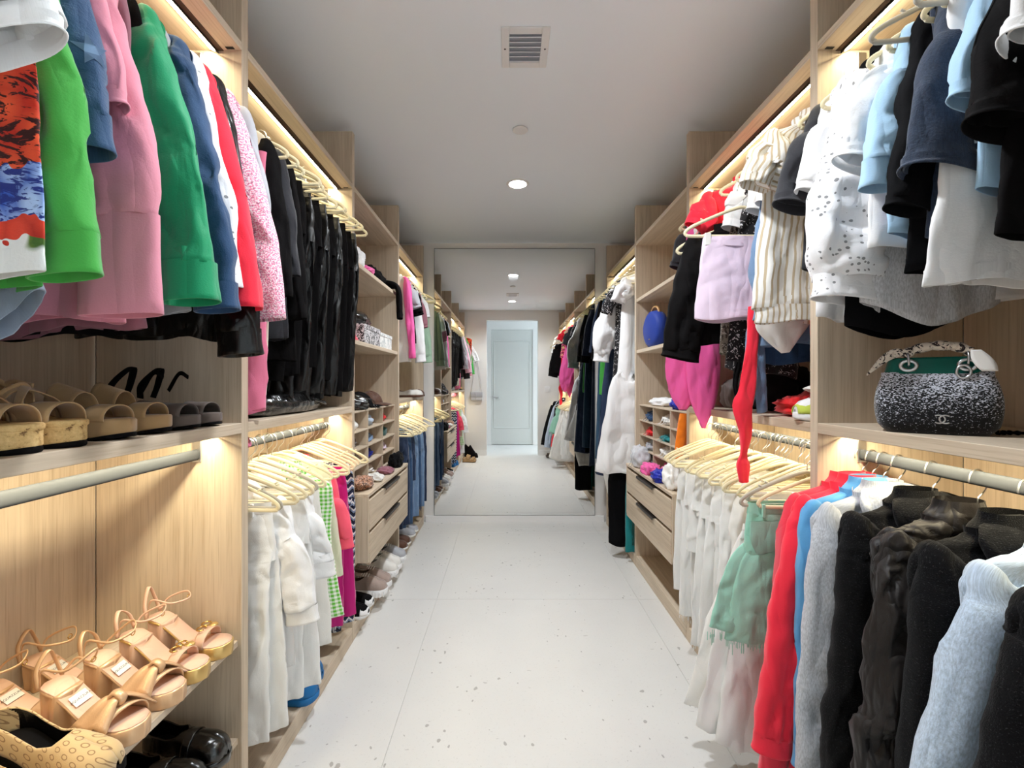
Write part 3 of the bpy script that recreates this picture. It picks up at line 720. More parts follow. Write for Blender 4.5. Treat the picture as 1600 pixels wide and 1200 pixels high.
drape(1, .735, 'bluegrey', 'grey-blue shirt tail hanging below the lime green blouse', 'shirt', 'shirt', [(-.08, 0, 0, .06, .02), (-.14, 0, 0, .17, .02), (-.45, 0, 0, .19, .018), (-.74, .02, 0, .19, .018), (-.86, .11, -.005, .11, .016)], fold=.012, group=G)
top(1, .805, 'pink', 'pale pink cotton shirt with a short sleeve, tucked behind the star jacket', 'shirt', 'cotton_shirt', L=.60, sL=.30, sl='short', splay=.06, sr=.08, group=G, inner=False, b=.022)
top(1, .868, 'pink', 'long pale pink shirt with wide sleeves and deep cuffs', 'shirt', 'long_shirt', L=.815, sL=.485, splay=.075, sr=.098, cuffd=.178, fold=.011, wr=.005, group=G, sv=-.03, inner=False, b=.028, puff=.05)
drape(1, .915, 'mauve', 'mauve top whose hem shows below the pink and green shirts', 'top', 'knit_shirt', [(-.08, 0, 0, .06, .02), (-.14, 0, 0, .17, .016), (-.45, 0, 0, .19, .014), (-.835, .03, 0, .185, .014)], group=G)
drape(1, .948, 'black', 'black top whose hem shows under the long pink shirt', 'top', 'knit_shirt', [(-.08, 0, 0, .06, .02), (-.14, 0, 0, .17, .016), (-.45, 0, 0, .19, .014), (-.835, .02, 0, .19, .014)], group=G)
top(1, .992, 'emerald', 'emerald green satin blouse with a wide cuffed sleeve', 'blouse', 'satin_blouse', cb=1.6, L=.74, sL=.54, splay=.095, sr=.072, cuffd=.075, fold=.010, wr=.004, group=G, sv=-.025, inner=False)
drape(1, 1.035, 'grey', 'light grey top whose hem shows between the emerald and denim sleeves', 'top', 'knit_shirt', [(-.08, 0, 0, .06, .02), (-.14, 0, 0, .17, .016), (-.45, 0, 0, .19, .014), (-.79, .03, 0, .19, .014)], group=G)
top(1, 1.075, 'chambray', 'dark blue chambray shirt with a buttoned cuff beside the emerald blouse', 'shirt', 'chambray_shirt', cb=1.3, L=.72, sL=.565, splay=.09, sr=.066, fold=.009, wr=.006, group=G, inner=False)
top(1, 1.122, 'eyelet', 'white eyelet blouse between the chambray and red shirts', 'blouse', 'eyelet_blouse', L=.70, sL=.56, splay=.075, sr=.066, cuff=False, group=G, inner=False)
top(1, 1.205, 'leather', 'black leather jacket with its cuff hanging below the red blouse', 'jacket', 'leather_jacket', cb=1.5, L=.82, sL=.655, splay=.07, sr=.072, cuffd=.06, fold=.006, wr=.006, group=G, inner=False, sv=-.015)
top(1, 1.165, 'red', 'coral red long-sleeved blouse with an open flared cuff', 'blouse', 'blouse', cb=1.7, L=.70, sL=.60, splay=.10, sr=.066, cuff=False, fold=.005, wr=.002, group=G, inner=False, sv=-.02)
top(1, 1.268, 'tweedpink', 'pink and white tweed jacket hanging next to the upright panel', 'jacket', 'tweed_jacket', L=.70, sL=.615, splay=.115, sr=.076, cuff=False, fold=.003, wr=.003, group=G, inner=False, b=.032, collar='round')
top(1, 1.335, 'grey', 'thin grey shirt behind the pink tweed jacket', 'shirt', 'shirt', L=.66, sL=.50, splay=.05, sr=.05, group=G, inner=False, b=.018)
LOWRES[0] = 1.0
# ------------------------------------------------------------------ left, unit 2, upper rod
G2 = 'dark clothes on the second upper left rod'
drape(1, 1.452, 'rose', 'pink velvet trousers hanging down to the shelf beside the upright panel', 'trousers', 'velvet_trousers', [(-.19, .02, 0, .15, .018), (-.6, .02, 0, .15, .02), (-1.0, .04, 0, .13, .02), (-1.05, .05, 0, .12, .02)], group=G2, fold=.01)
YS = [1.515, 1.575, 1.635]
for y, (mt, lb, sl, L) in zip(YS, (('black', 'black blouse hanging first behind the upright panel, pink tweed beside it', .50, .70), ('darkgrey', 'charcoal knotted top between black blouses on the second left rod', .42, .78), ('black', 'long black blouse before the row of black trousers', .56, .86))):
    top(1, y, mt, lb, 'blouse', 'dark_blouse', L=L, sL=sl, splay=.03, sr=.055, hw=.175, cuff=False, group=G2, inner=False, b=.02, fold=.009)
drape(1, 1.49, 'ivory', 'cream printed top showing below the black cuff by the upright panel', 'top', 'printed_shirt', [(-.08, 0, 0, .05, .02), (-.15, 0, 0, .16, .014), (-.5, 0, 0, .17, .012), (-.98, .01, 0, .14, .012)], group=G2)
pn = [(1.70, .93, 'black'), (1.775, .99, 'leather'), (1.85, .90, 'black'), (1.925, 1.0, 'leather'), (2.0, .95, 'black'), (2.075, 1.01, 'leather'), (2.15, 1.0, 'black'), (2.225, .985, 'black'), (2.30, 1.0, 'leather')]
nth = ['first', 'second', 'third', 'fourth', 'fifth', 'sixth', 'seventh', 'eighth', 'ninth', 'tenth', 'eleventh', 'twelfth', 'thirteenth', 'fourteenth', 'fifteenth', 'sixteenth', 'seventeenth', 'eighteenth', 'nineteenth', 'twentieth', 'twenty-first', 'twenty-second']
for i, (y, L, mt) in enumerate(pn):
    kind = {'black': 'matt black trousers', 'leather': 'shiny black leather trousers'}[mt]
    pants(1, y, mt, f'{kind}, {nth[i]} from the doorway in the row of black trousers', hi=True, L=L, w=.185, w2=.125, b=.018, group=G2, fold=.006, wr=.005, splitv=.013)
hy = [1.515, 1.575, 1.635, 1.70, 1.735, 1.775, 1.85, 1.925, 1.965, 2.0, 2.075, 2.15, 2.225, 2.30]
R = random.Random(4)
for i, y in enumerate(hy):
    hang(1, y, True, f'ivory velvet hanger, {nth[i]} from the doorway on the second upper left rod', shift=R.uniform(-.012, .02), yaw=R.uniform(-.06, .06), group=GH)
LOWRES[0] = 1.25
# ------------------------------------------------------------------ left, unit 2, lower rod
G3 = 'clothes on the second lower left rod'
W_ = 'whitejean'
pants(1, 1.475, W_, 'white trousers hanging nearest the upright panel on the lower left rod', L=.95, w=.155, w2=.115, lean=.05, u0=.03, fold=.011, group=G3, wr=.005, b=.022)
top(1, 1.555, 'white', 'white shirt with rolled short sleeves between white trousers', 'shirt', 'white_shirt', hi=False, L=.70, hw=.185, drop=.06, shift=.02, sl='short', sL=.33, splay=.07, sr=.075, fold=.014, group=G3, b=.03, inner=False, cuffd=.05, wr=.006)
pants(1, 1.645, W_, 'wide white trousers behind the rolled-sleeve white shirt', L=.93, w=.20, w2=.16, lean=.05, u0=.02, fold=.012, group=G3, b=.024)
top(1, 1.725, 'white', 'white blouse with a cuffed elbow sleeve beside the green gingham', 'blouse', 'white_blouse', hi=False, L=.74, hw=.185, drop=.06, shift=.02, sl='short', sL=.25, splay=.06, sr=.07, fold=.014, group=G3, b=.026, inner=False, cuffd=.05, wr=.006)
drape(1, 1.79, 'offwhite', 'white skirt ending above the shelf base, next to the gingham', 'skirt', 'skirt', [(-.178, .02, 0, .16, .018), (-.3, .03, 0, .175, .024), (-.82, .06, 0, .19, .028)], False, group=G3, fold=.014, extra=[('waistband', [(-.172, .02, 0, .158, .017), (-.205, .02, 0, .16, .018)], 'offwhite', .002)])
top(1, 1.86, 'gingham', 'green and white gingham dress with gathered hem', 'dress', 'gingham_dress', hi=False, L=.68, hw=.185, drop=.06, sl=None, fold=.016, flare=.045, shift=.045, group=G3, b=.03, inner=False)
drape(1, 1.92, 'ivory', 'cream patterned top squeezed behind the gingham dress', 'top', 'printed_shirt', [(-.08, 0, 0, .06, .02), (-.15, 0, 0, .18, .016), (-.45, .03, 0, .2, .016), (-.62, .05, 0, .2, .016)], False, group=G3)
top(1, 1.985, 'coral', 'coral pink knit top with a ribbed cuff', 'top', 'knit_shirt', hi=False, L=.46, hw=.175, drop=.05, shift=.02, sL=.26, splay=.05, sr=.05, fold=.006, group=G3, b=.02, inner=False, cuffd=.04)
pants(1, 2.09, 'fuchsia', 'fuchsia pink wide trousers', L=.90, w=.205, w2=.19, lean=.02, fold=.010, group=G3, b=.026)
pants(1, 2.20, 'zigzag', 'blue and white zigzag patterned trousers at the end of the lower left rod', L=.98, w=.20, w2=.16, fold=.008, group=G3, b=.02)
hy = [1.425, 1.45, 1.475, 1.52, 1.555, 1.60, 1.645, 1.685, 1.725, 1.76, 1.79, 1.86, 1.92, 1.985, 2.06, 2.09, 2.14, 2.20, 2.27, 2.32]
for i, y in enumerate(hy):
    hang(1, y, False, f'ivory velvet hanger, {nth[i]} from the near panel on the second lower left rod', 'greyvelvet' if i in (1, 7) else 'ivoryvelvet', shift=R.uniform(-.01, .035), yaw=R.uniform(-.10, .14), drop=0, group='hangers on the second lower left rod')
# ------------------------------------------------------------------ left, unit 4
LOWRES[0] = .6
G4 = 'tops on the upper left rod beside the mirror'
o = top(1, 3.44, 'offwhite', 'white and pink raglan tee hanging by the open shelves', 'tee', 'raglan_tee', L=.78, sL=.60, splay=.02, sr=.034, cuff=False, collar='round', group=G4)
for ch in list(o.children):
    if ch.name.startswith('sleeve'): ch.data.materials.clear(); ch.data.materials.append(FAB['hotpink'])
tl = [(3.54, 'grey', 'grey tee behind the raglan tee', .60, .18), (3.64, 'black', 'black short-sleeved tee two places past the raglan tee', .62, .22), (3.74, 'white', 'white long-sleeved shirt with hanging cuffs near the mirror', .66, .56), (3.84, 'mauve', 'mauve top between white shirts near the mirror', .6, .3), (3.94, 'white', 'white tee with a dark collar near the mirror', .58, .2), (4.05, 'sage', 'pale sage green blouse beside the mirror', .7, .55)]
for y, mt, lb, L, sL in tl:
    top(1, y, mt, lb, 'tee' if 'tee' in lb else 'shirt', 'tee' if 'tee' in lb else 'shirt', L=L, sL=sL, sl='short' if sL < .4 else 'long', splay=.04, sr=.06, group=G4, inner=False, collar='round')
for i, y in enumerate([3.44, 3.54, 3.64, 3.74, 3.84, 3.94, 4.05, 4.14, 4.20, 4.26]):
    hang(1, y, True, f'ivory velvet hanger, {nth[i]} past the open shelves on the far upper left rod', shift=.05 if i > 6 else 0, drop=0, yaw=R.uniform(-.2, .2) if i > 6 else 0, group=GH)
G5 = 'jeans on the lower left rod beside the mirror'
for i, (y, mt, lb, L) in enumerate([(3.47, 'denimdk', 'dark blue jeans first past the drawers, by the mirror', .90), (3.58, 'denim', 'mid blue jeans second past the drawers', .93), (3.70, 'denimdk', 'dark blue denim shorts over the faded jeans', .62), (3.82, 'denimlt', 'pale faded jeans third past the drawers', .94), (3.94, 'denim', 'mid blue jeans with a frayed hem near the mirror', .90), (4.08, 'denimlt', 'pale faded jeans right beside the mirror wall', .93), (4.2, 'denimdk', 'dark jeans last on the lower left rod', .92)]):
    pants(1, y, mt, lb, 'jeans', 'jeans', L=L, w=.185, w2=.14, b=.026, group=G5, fold=.010, fringe=(i in (4,)), lean=.02, pockets=True)
for i, y in enumerate([3.40, 3.43, 3.47, 3.53, 3.58, 3.64, 3.70, 3.76, 3.82, 3.94, 4.08, 4.2]):
    hang(1, y, False, f'ivory velvet hanger, {nth[i]} past the drawers on the far lower left rod', shift=R.uniform(0, .05), yaw=R.uniform(-.15, .15), group='hangers over the jeans')
LOWRES[0] = 1.0

LOWRES[0] = 1.5
# ------------------------------------------------------------------ right, unit 1, upper rod
G = 'clothes on the nearest upper right rod'
def tee(y, mt, lb, **kw):
    kw.setdefault('sl', 'short'); kw.setdefault('collar', 'round'); kw.setdefault('group', G); kw.setdefault('inner', False)
    cat = kw.pop('cat', 'tee'); nm = kw.pop('name', 'tee')
    return top(-1, y, mt, lb, cat, nm, **kw)
tee(.60, 'black', 'black coat at the very edge of the upper right rod', cat='coat', name='coat', L=.80, sL=.50, sl='long', splay=.04)
tee(.675, 'black', 'black tee sleeve at the top right corner of the picture', L=.62, sL=.29, splay=.06, sr=.07)
tee(.735, 'white', 'crisp white tee near the top right corner with a wide open sleeve', L=.60, sL=.24, splay=.07, sr=.085, slf=1.2, cb=1.4, wr=.007)
tee(.80, 'black', 'black tee with a draped short sleeve, beside the ribbed navy sleeve', L=.675, sL=.33, splay=.06, sr=.075, slf=1.2, cb=1.4, fold=.010, wr=.006, b=.03)
tee(.84, 'sky', 'pale blue tee glimpsed between black and navy sleeves', L=.58, sL=.26, splay=.05, sr=.06)
top(-1, .885, 'white', 'white cotton blouse hanging long behind the ribbed navy top', 'blouse', 'cotton_blouse', L=.74, sl=None, fold=.018, wr=.007, b=.034, flare=.045, shift=.02, group=G)
tee(.94, 'navyrib', 'ribbed dark navy top with a wide short sleeve', cat='top', name='ribbed_tee', L=.64, sL=.355, splay=.06, sr=.085, slf=1.25, cb=1.5, fold=.006, wr=.003, b=.03, sv=-.035)
tee(.985, 'blackb', 'black top behind the ribbed navy one', cat='top', name='knit_shirt', L=.70, sL=.40, splay=.045, sr=.06)
top(-1, 1.03, 'sky', 'light blue shirt with a narrow pleated sleeve', 'shirt', 'shirt', L=.60, sL=.30, splay=.06, sr=.048, fold=.010, group=G, inner=False)
drape(-1, 1.055, 'royal', 'royal blue satin camisole glimpsed behind the navy sleeve', 'top', 'satin_camisole', [(-.14, 0, 0, .10, .014), (-.22, 0, 0, .165, .018), (-.45, 0, 0, .175, .022), (-.575, .02, 0, .175, .026)], group=G, fold=.012)
tee(1.095, 'white', 'white tee with a broad folded sleeve under the ivory hangers', L=.62, sL=.255, splay=.075, sr=.10, slf=1.2, cb=1.5, fold=.009, wr=.006, b=.028)
tee(1.135, 'slub', 'pale grey slub tee with a rounded dipping hem', L=.735, dip=.055, hw=.165, sl=None, fold=.014, b=.030, shift=.02)
top(-1, 1.215, 'eyelet', 'white eyelet blouse with full puffed sleeves', 'blouse', 'eyelet_blouse', L=.70, hw=.215, sL=.52, splay=.04, sr=.115, fold=.020, wr=.009, b=.05, group=G, puff=.16, sv=-.03, cuff=True)
tee(1.17, 'blackb', 'black top hanging lowest below the white blouses', cat='top', name='knit_shirt', L=.785, dip=.03, hw=.125, shift=.07, sl=None, fold=.010)
tee(1.275, 'white', 'white crepe top whose hem shows left of the black one', cat='top', name='crepe_blouse', L=.755, hw=.20, sL=.24, splay=.05, sr=.06, fold=.012)
tee(1.335, 'darkgrey', 'dark grey tee with an open sleeve next to the upright panel', L=.60, sL=.255, splay=.075, sr=.07, slf=1.1, cb=1.5, fold=.005, wr=.003)
for i, y in enumerate([.675, .735, .80, .885, .94, 1.03, 1.095, 1.215, 1.335]):
    hang(-1, y, True, f'ivory velvet hanger, {nth[i]} from the doorway on the near upper right rod', shift=0, yaw=R.uniform(-.1, .1), group='hangers on the near upper right rod')
for i, (y, sh, dr) in enumerate(((.865, .05, .0), (.965, .06, .0))):
    hang(-1, y, True, ('grey-white bare hanger above the ribbed navy top', 'grey-white bare hanger above the white tee, light shelf behind it')[1-i], 'greyvelvet', shift=sh, yaw=.15, drop=dr, group='hangers on the near upper right rod')
# ------------------------------------------------------------------ right, unit 1, lower rod
G = 'jackets on the lower right rod'
def jk(y, mt, lb, **kw):
    y += .02; kw.setdefault('shift', .045)
    kw.setdefault('group', G); cat = kw.pop('cat', 'jacket'); nm = kw.pop('name', 'jacket')
    return top(-1, y, mt, lb, cat, nm, hi=False, **kw)
jk(1.355, 'raspberry', 'raspberry pink long top behind the coral red jacket', cat='top', name='tunic', L=.98, sL=.74, splay=.05, sr=.055, inner=False)
o = jk(1.315, 'red', 'coral red windbreaker with an elasticated cuff beside the mint skirt', name='windbreaker', L=.78, sL=.66, splay=.09, sr=.078, cuffd=.045, fold=.007, wr=.004, b=.03, sv=-.01)
jk(1.275, 'azure', 'sky blue sweatshirt between the red jacket and grey hoodie', cat='sweatshirt', name='sweatshirt', L=.98, sL=.66, splay=.0, sr=.06, inner=False, b=.02)
jk(1.225, 'melange', 'heather grey hoodie between the red and black jackets', cat='hoodie', name='hoodie', L=.80, sL=.74, splay=.035, sr=.09, cuffd=.08, fold=.007, wr=.004, b=.035, hood=True)
jk(1.125, 'fleece', 'black fleece hooded jacket with a soft collar and side pocket', cat='hoodie', name='fleece_jacket', L=.80, hw=.20, sL=.72, splay=.04, sr=.10, fold=.007, wr=.005, b=.05, hood=True, sv=-.02)
jk(1.015, 'browngrey', 'crinkled dark grey-brown windbreaker with pushed-up sleeves', name='windbreaker', L=.85, hw=.205, sL=.70, splay=.05, sr=.095, fold=.012, wr=.012, b=.045, sv=-.03, cuffd=.03)
jk(.915, 'fleece', 'black fleece jacket between the windbreaker and the pale blue sweater', name='fleece_jacket', L=.82, hw=.20, sL=.70, splay=.03, sr=.095, fold=.007, b=.048, hood=True)
jk(.815, 'paleblue', 'pale blue sweater with a long sleeve among the dark jackets', cat='sweater', name='sweater', L=.80, hw=.20, sL=.72, splay=.16, sr=.08, fold=.007, b=.035, cuffd=.06, collar='round')
jk(.70, 'fleece', 'black woollen coat nearest the doorway on the lower right rod', cat='coat', name='coat', L=.95, hw=.205, sL=.70, splay=.17, sr=.10, fold=.006, b=.05, shift=.08)
jk(.60, 'blackb', 'black jacket at the near end of the lower right rod', L=.9, hw=.2, sL=.7, splay=.05, sr=.08, b=.04)
def wire_hanger(y, x, z, lab, group):
    t = thing('wire_hanger', lab, 'hanger', (x, y, z), 0, group)
    V, F = _hk; mesh_obj('hook', V*np.array([1, 1, 1.0]), F, CHROME, t)
    V, F = sweep([(-.19, 0, -.15), (-.02, 0, -.082), (0, 0, -.076), (.02, 0, -.082), (.19, 0, -.15), (.19, 0, -.154), (-.19, 0, -.154)], .002, .002, 6, True); mesh_obj('wire_frame', V, F, CHROME, t)
for i, (y, what) in enumerate((q[0]+.02, q[1]) for q in ((1.355, 'raspberry top'), (1.315, 'coral red windbreaker'), (1.275, 'sky blue sweatshirt'), (1.225, 'grey hoodie'), (1.125, 'hooded black fleece jacket'), (1.015, 'crinkled windbreaker'), (.915, 'second black fleece jacket'), (.815, 'pale blue sweater'), (.70, 'black woollen coat'))):
    wire_hanger(y, RODR, ROD_LO, f'chrome hook hanger holding the {what}', 'wire hangers on the lower right rod')
LOWRES[0] = 1.2
# ------------------------------------------------------------------ right, unit 2, upper rod
G = 'clothes on the second upper right rod'
top(-1, 1.47, 'stripe', 'white and beige striped blouse with flutter sleeves and gathered hem', 'blouse', 'striped_blouse', L=.69, hw=.19, sl='short', sL=.16, splay=.055, sr=.07, cuff=False, fold=.016, wr=.006, b=.035, group=G, flare=.02, inner=False, band='stripe', shift=.075)
ws = [(1.56, 'white', .58, 'white shirt right behind the striped blouse'), (1.62, 'offwhite', .66, 'off-white blouse second behind the striped one'), (1.80, 'white', .55, 'white lace tee in the middle of the second upper right rod'), (2.12, 'white', .58, 'white frilled top near the far end of the second upper right rod')]
for y, mt, L, lb in ws: top(-1, y, mt, lb, 'shirt', 'shirt', L=L, hw=.185, sl='short', sL=.16, splay=.02, sr=.06, group=G, inner=False, fold=.010)
free_drape(.93, 1.52, 1.72, 'satinwhite', 'white satin scarf with a pointed end below the striped blouse', 'scarf', 'satin_scarf', [(0, 0, 0, .085, .012), (-.12, .0, 0, .09, .012), (-.17, .0, 0, .085, .010), (-.25, .01, 0, .014, .006)], fold=.006, hemwave=0)
top(-1, 1.69, 'chambray', 'blue chambray tie-front top among the white shirts', 'top', 'tie_blouse', L=.86, hw=.15, sl=None, fold=.014, group=G, inner=False, wr=.007, shift=.0)
# tie ends
for i, (dx, L) in enumerate(((.0, .30), (.03, .33))):
    pass
top(-1, 1.93, 'red', 'bright red sleeveless top at the middle of the second upper right rod', 'top', 'sleeveless_blouse', L=.70, hw=.215, sl='short', sL=.12, splay=.04, sr=.05, cuff=False, group=G, shift=.05, collar='round')
top(-1, 2.0, 'sequin', 'black sequined top beside the red sleeveless one', 'top', 'sequin_blouse', L=.72, sl='short', sL=.2, splay=.03, sr=.05, group=G, inner=False)
top(-1, 2.06, 'multi', 'pink top with a black and lime pattern beside the sequined one', 'top', 'printed_shirt', L=.55, sL=.35, splay=.06, sr=.055, group=G, inner=False)
drape(-1, 2.17, 'hotpink', 'long hot pink satin dress with a split hem reaching below the shelf', 'dress', 'satin_dress', [(-.10, .05, 0, .06, .02), (-.16, .06, 0, .15, .02), (-.45, .11, 0, .13, .028), (-.8, .215, -.01, .11, .032), (-.97, .235, -.01, .075, .024), (-1.07, .24, -.01, .02, .012)], group=G, fold=.014, extra=[('split_panel', [(-.55, .20, -.035, .08, .012), (-.8, .165, -.05, .085, .016), (-1.0, .165, -.055, .065, .016), (-1.15, .165, -.06, .010, .008)], 'hotpink', .010), ('strap', [(-.08, .05, 0, .05, .012), (-.12, .05, 0, .08, .014)], 'hotpink', .002)])
top(-1, 2.25, 'darkgrey', 'dark grey top rolled at the far end beside the open shelves', 'top', 'knit_shirt', L=.5, sl='short', sL=.2, splay=.05, sr=.06, group=G, inner=False)
top(-1, 1.86, 'black', 'black satin bomber jacket hung low under the red top', 'jacket', 'bomber_jacket', L=.56, hw=.20, sL=.44, splay=.06, sr=.10, fold=.012, wr=.006, b=.04, group=G, drop=.22, shift=.165, inner=False, cuffd=.03, collar='round')
drape(-1, 1.70, 'lav', 'pale lavender mini skirt clipped to an ivory hanger', 'skirt', 'mini_skirt', [(-.19, 0, 0, .150, .014), (-.3, 0, 0, .165, .020), (-.50, 0, 0, .185, .026)], group=G, drop=.20, shift=.195, fold=.006, extra=[('waistband', [(-.184, 0, 0, .150, .013), (-.22, 0, 0, .155, .015)], 'lav', .001)])
h = hang(-1, 1.70, True, 'ivory hanger with clips holding the pale lavender skirt', shift=.195, drop=.20); add_clips(h, (-.135, .135), -.188)
hang(-1, 1.86, True, 'ivory hanger inside the low-hung black bomber jacket', shift=.165, drop=.22)
drape(-1, 1.79, 'camo', 'brown camouflage satin top below the lavender skirt', 'top', 'camo_blouse', [(-.10, .0, 0, .06, .02), (-.2, .02, 0, .14, .02), (-.5, .08, 0, .14, .022), (-.84, .16, 0, .085, .03)], group=G, fold=.012)
drape(-1, 1.75, 'blackdots', 'black lace top with hanging ties below the bomber jacket', 'top', 'lace_blouse', [(-.10, .0, 0, .06, .02), (-.2, .02, 0, .14, .02), (-.5, .05, 0, .15, .022), (-.90, .10, 0, .14, .02)], group=G, fold=.014, extra=[('tie', [(-.86, .20, -.03, .012, .005), (-.95, .215, -.035, .010, .004), (-1.02, .20, -.035, .012, .004)], 'black', .004)])
drape(-1, 2.31, 'black', 'black top at the very end of the second upper right rod', 'top', 'knit_shirt', [(-.08, 0, 0, .06, .02), (-.15, 0, 0, .17, .016), (-.45, 0, 0, .18, .016), (-.7, .0, 0, .18, .016)], group=G)
top(-1, 1.58, 'denimlt', 'pale denim puff-sleeved top under the satin scarf', 'top', 'denim_blouse', L=.80, hw=.16, sL=.52, splay=.02, sr=.06, fold=.012, group=G, inner=False, puff=.2, shift=.02)
free_drape(.905, 1.665, 1.555, 'denimlt', 'knotted denim sash hanging over the shelf edge', 'sash', 'cloth_belt', [(0, 0, 0, .022, .012), (-.10, 0, 0, .024, .010), (-.2, -.008, 0, .028, .010), (-.305, -.028, 0, .020, .008)], fold=.006, extra=[('knot', [(.02, 0, -.004, .018, .014), (.0, .005, -.006, .030, .020), (-.03, 0, -.004, .020, .014)], 'denimlt', .005), ('second_end', [(0, .03, .012, .02, .010), (-.15, .034, .012, .024, .010), (-.30, .045, .01, .02, .008)], 'denimlt', .005)])
free_drape(.865, 1.615, 1.64, 'red', 'long red sash dangling in front of the lower right hangers', 'sash', 'cloth_belt', [(0, .02, 0, .022, .010), (-.12, .015, 0, .020, .009), (-.30, -.005, 0, .030, .012), (-.36, -.020, 0, .036, .014), (-.46, -.008, 0, .022, .010), (-.53, -.015, 0, .012, .008), (-.57, -.018, 0, .024, .012), (-.63, -.016, 0, .018, .008)], fold=.006, wr=.004, hemwave=.001, m=32)
drape(-1, 1.46, 'scarlet', 'scarlet trousers hanging down to the shelf behind the denim sash', 'trousers', 'scarlet_trousers', [(-.19, .06, 0, .05, .014), (-.6, .06, 0, .045, .016), (-.85, .065, 0, .034, .014), (-1.055, .06, -.01, .04, .016)], group=G)
for i, y in enumerate([1.47, 1.55, 1.62, 1.69, 1.80, 1.93, 2.0, 2.06, 2.12, 2.2, 2.25]):
    hang(-1, y, True, f'ivory velvet hanger, {nth[i]} from the near panel on the second upper right rod', shift=.01, yaw=R.uniform(-.08, .08), group='hangers on the second upper right rod')
# ------------------------------------------------------------------ right, unit 2, lower rod
G = 'white clothes on the second lower right rod'
pants(-1, 1.565, 'whitejean', 'white cotton trousers with a turned hem under the mint skirt', L=1.04, w=.15, w2=.125, lean=.17, u0=.10, fold=.012, wr=.007, group=G, b=.026)
pants(-1, 1.475, 'mint', 'mint green denim skirt with a frayed hem', 'skirt', 'denim_skirt', L=.63, w=.120, w2=.135, b=.024, lean=.075, u0=.185, fringe=True, fold=.006, group=G, pockets=True, splitv=.006)
pants(-1, 1.635, 'satinwhite', 'white flowing trousers swinging out over the floor', L=1.02, w=.15, w2=.15, lean=.20, u0=.06, fold=.015, wr=.007, group=G, b=.028)
drape(-1, 1.72, 'satinwhite', 'white ruched top with a knotted front beside the mint skirt', 'top', 'ruched_blouse', [(-.18, .06, 0, .12, .02), (-.3, .10, 0, .13, .03), (-.45, .12, 0, .11, .03), (-.62, .14, 0, .13, .03)], False, group=G, fold=.018, kf=60, wr=.008)
drape(-1, 1.79, 'whitejean', 'white ruched denim skirt with a frayed hem', 'skirt', 'ruched_skirt', [(-.18, .06, 0, .15, .018), (-.3, .07, 0, .16, .028), (-.60, .09, 0, .165, .03)], False, group=G, fold=.015, kf=55, wr=.008, extra=[('waistband', [(-.176, .06, 0, .148, .016), (-.21, .06, 0, .15, .018)], 'whitejean', .002)])
for i, (y, L, ln, fr, lb) in enumerate([(1.88, .93, .06, False, 'white jeans behind the ruched skirt'), (1.975, .97, .05, True, 'long white jeans with a frayed hem, button fly facing the aisle'), (2.07, .60, .03, False, 'white denim bermuda shorts between white jeans'), (2.16, .93, .03, True, 'white ripped jeans with a fringed hem near the drawers'), (2.26, .85, .02, False, 'white jeans last on the rod, against the drawers')]):
    pants(-1, y, 'whitejean', lb, 'jeans', 'white_jeans', L=L, w=.18, w2=.145, b=.024, lean=ln, u0=.05, fringe=fr, fold=.008, group=G, pockets=True)
hy = [1.435, 1.475, 1.50, 1.53, 1.565, 1.60, 1.635, 1.68, 1.72, 1.755, 1.79, 1.83, 1.88, 1.92, 1.975, 2.02, 2.07, 2.12, 2.16, 2.21, 2.26, 2.31]
for i, y in enumerate(hy):
    h = hang(-1, y, False, f'ivory velvet hanger, {nth[i]} from the near panel on the second lower right rod', 'greyvelvet' if i in (1, 3) else 'ivoryvelvet', shift=.10 if y == 1.475 else R.uniform(.03, .075), yaw=0 if y == 1.475 else R.uniform(-.10, .16), group='hangers on the second lower right rod')
    if y == 1.475: add_clips(h, (-.02, .175), -.19)
# ------------------------------------------------------------------ right, unit 4: long dresses
LOWRES[0] = .7
G = 'long clothes on the right rod beside the mirror'
wdress = top(-1, 3.47, 'white', 'long tiered white cotton dress hanging first past the open shelves', 'dress', 'white_dress', L=1.62, hw=.19, sl='short', sL=.17, splay=.05, sr=.075, fold=.030, b=.05, flare=.13, group=G, wr=.010, tail=.06, cuff=False, shift=.03)
put('skirt_tier', tube([(-.98, .03, -.012, .215, .05), (-1.02, .035, -.012, .245, .056), (-1.3, .05, -.014, .28, .058), (-1.63, .06, -.014, .325, .058)], 50, 26, 77, .03, 40, .010), 'white', wdress, -1)
top(-1, 3.56, 'blackdots', 'black dress with small white dots behind the white cotton dress', 'dress', 'dotted_dress', L=1.25, sl='short', sL=.22, splay=.08, sr=.06, group=G, b=.03, fold=.012, flare=.05, shift=.04)
top(-1, 3.66, 'white', 'white cropped blouse with big puffed sleeves', 'blouse', 'puff_blouse', L=.66, sL=.56, splay=.11, sr=.085, puff=.22, group=G, b=.03, fold=.014, wr=.01, shift=.05)
drape(-1, 3.78, 'denimdk', 'dark blue denim maxi skirt below the puffed white blouse', 'skirt', 'denim_maxi', [(-.10, .02, 0, .08, .02), (-.18, .03, 0, .16, .02), (-.6, .05, 0, .19, .03), (-1.0, .07, 0, .22, .04), (-1.72, .09, 0, .25, .05)], group=G, fold=.022)
top(-1, 3.88, 'black', 'long black coat dress behind the denim maxi skirt', 'dress', 'coat_dress', L=1.7, sL=.5, splay=.06, sr=.06, group=G, b=.03, fold=.014, shift=.03)
drape(-1, 3.97, 'lime', 'bright green narrow dress between dark long dresses', 'dress', 'green_dress', [(-.10, .02, 0, .08, .02), (-.18, .05, 0, .16, .02), (-.6, .08, 0, .18, .02), (-1.05, .12, 0, .16, .024)], group=G)
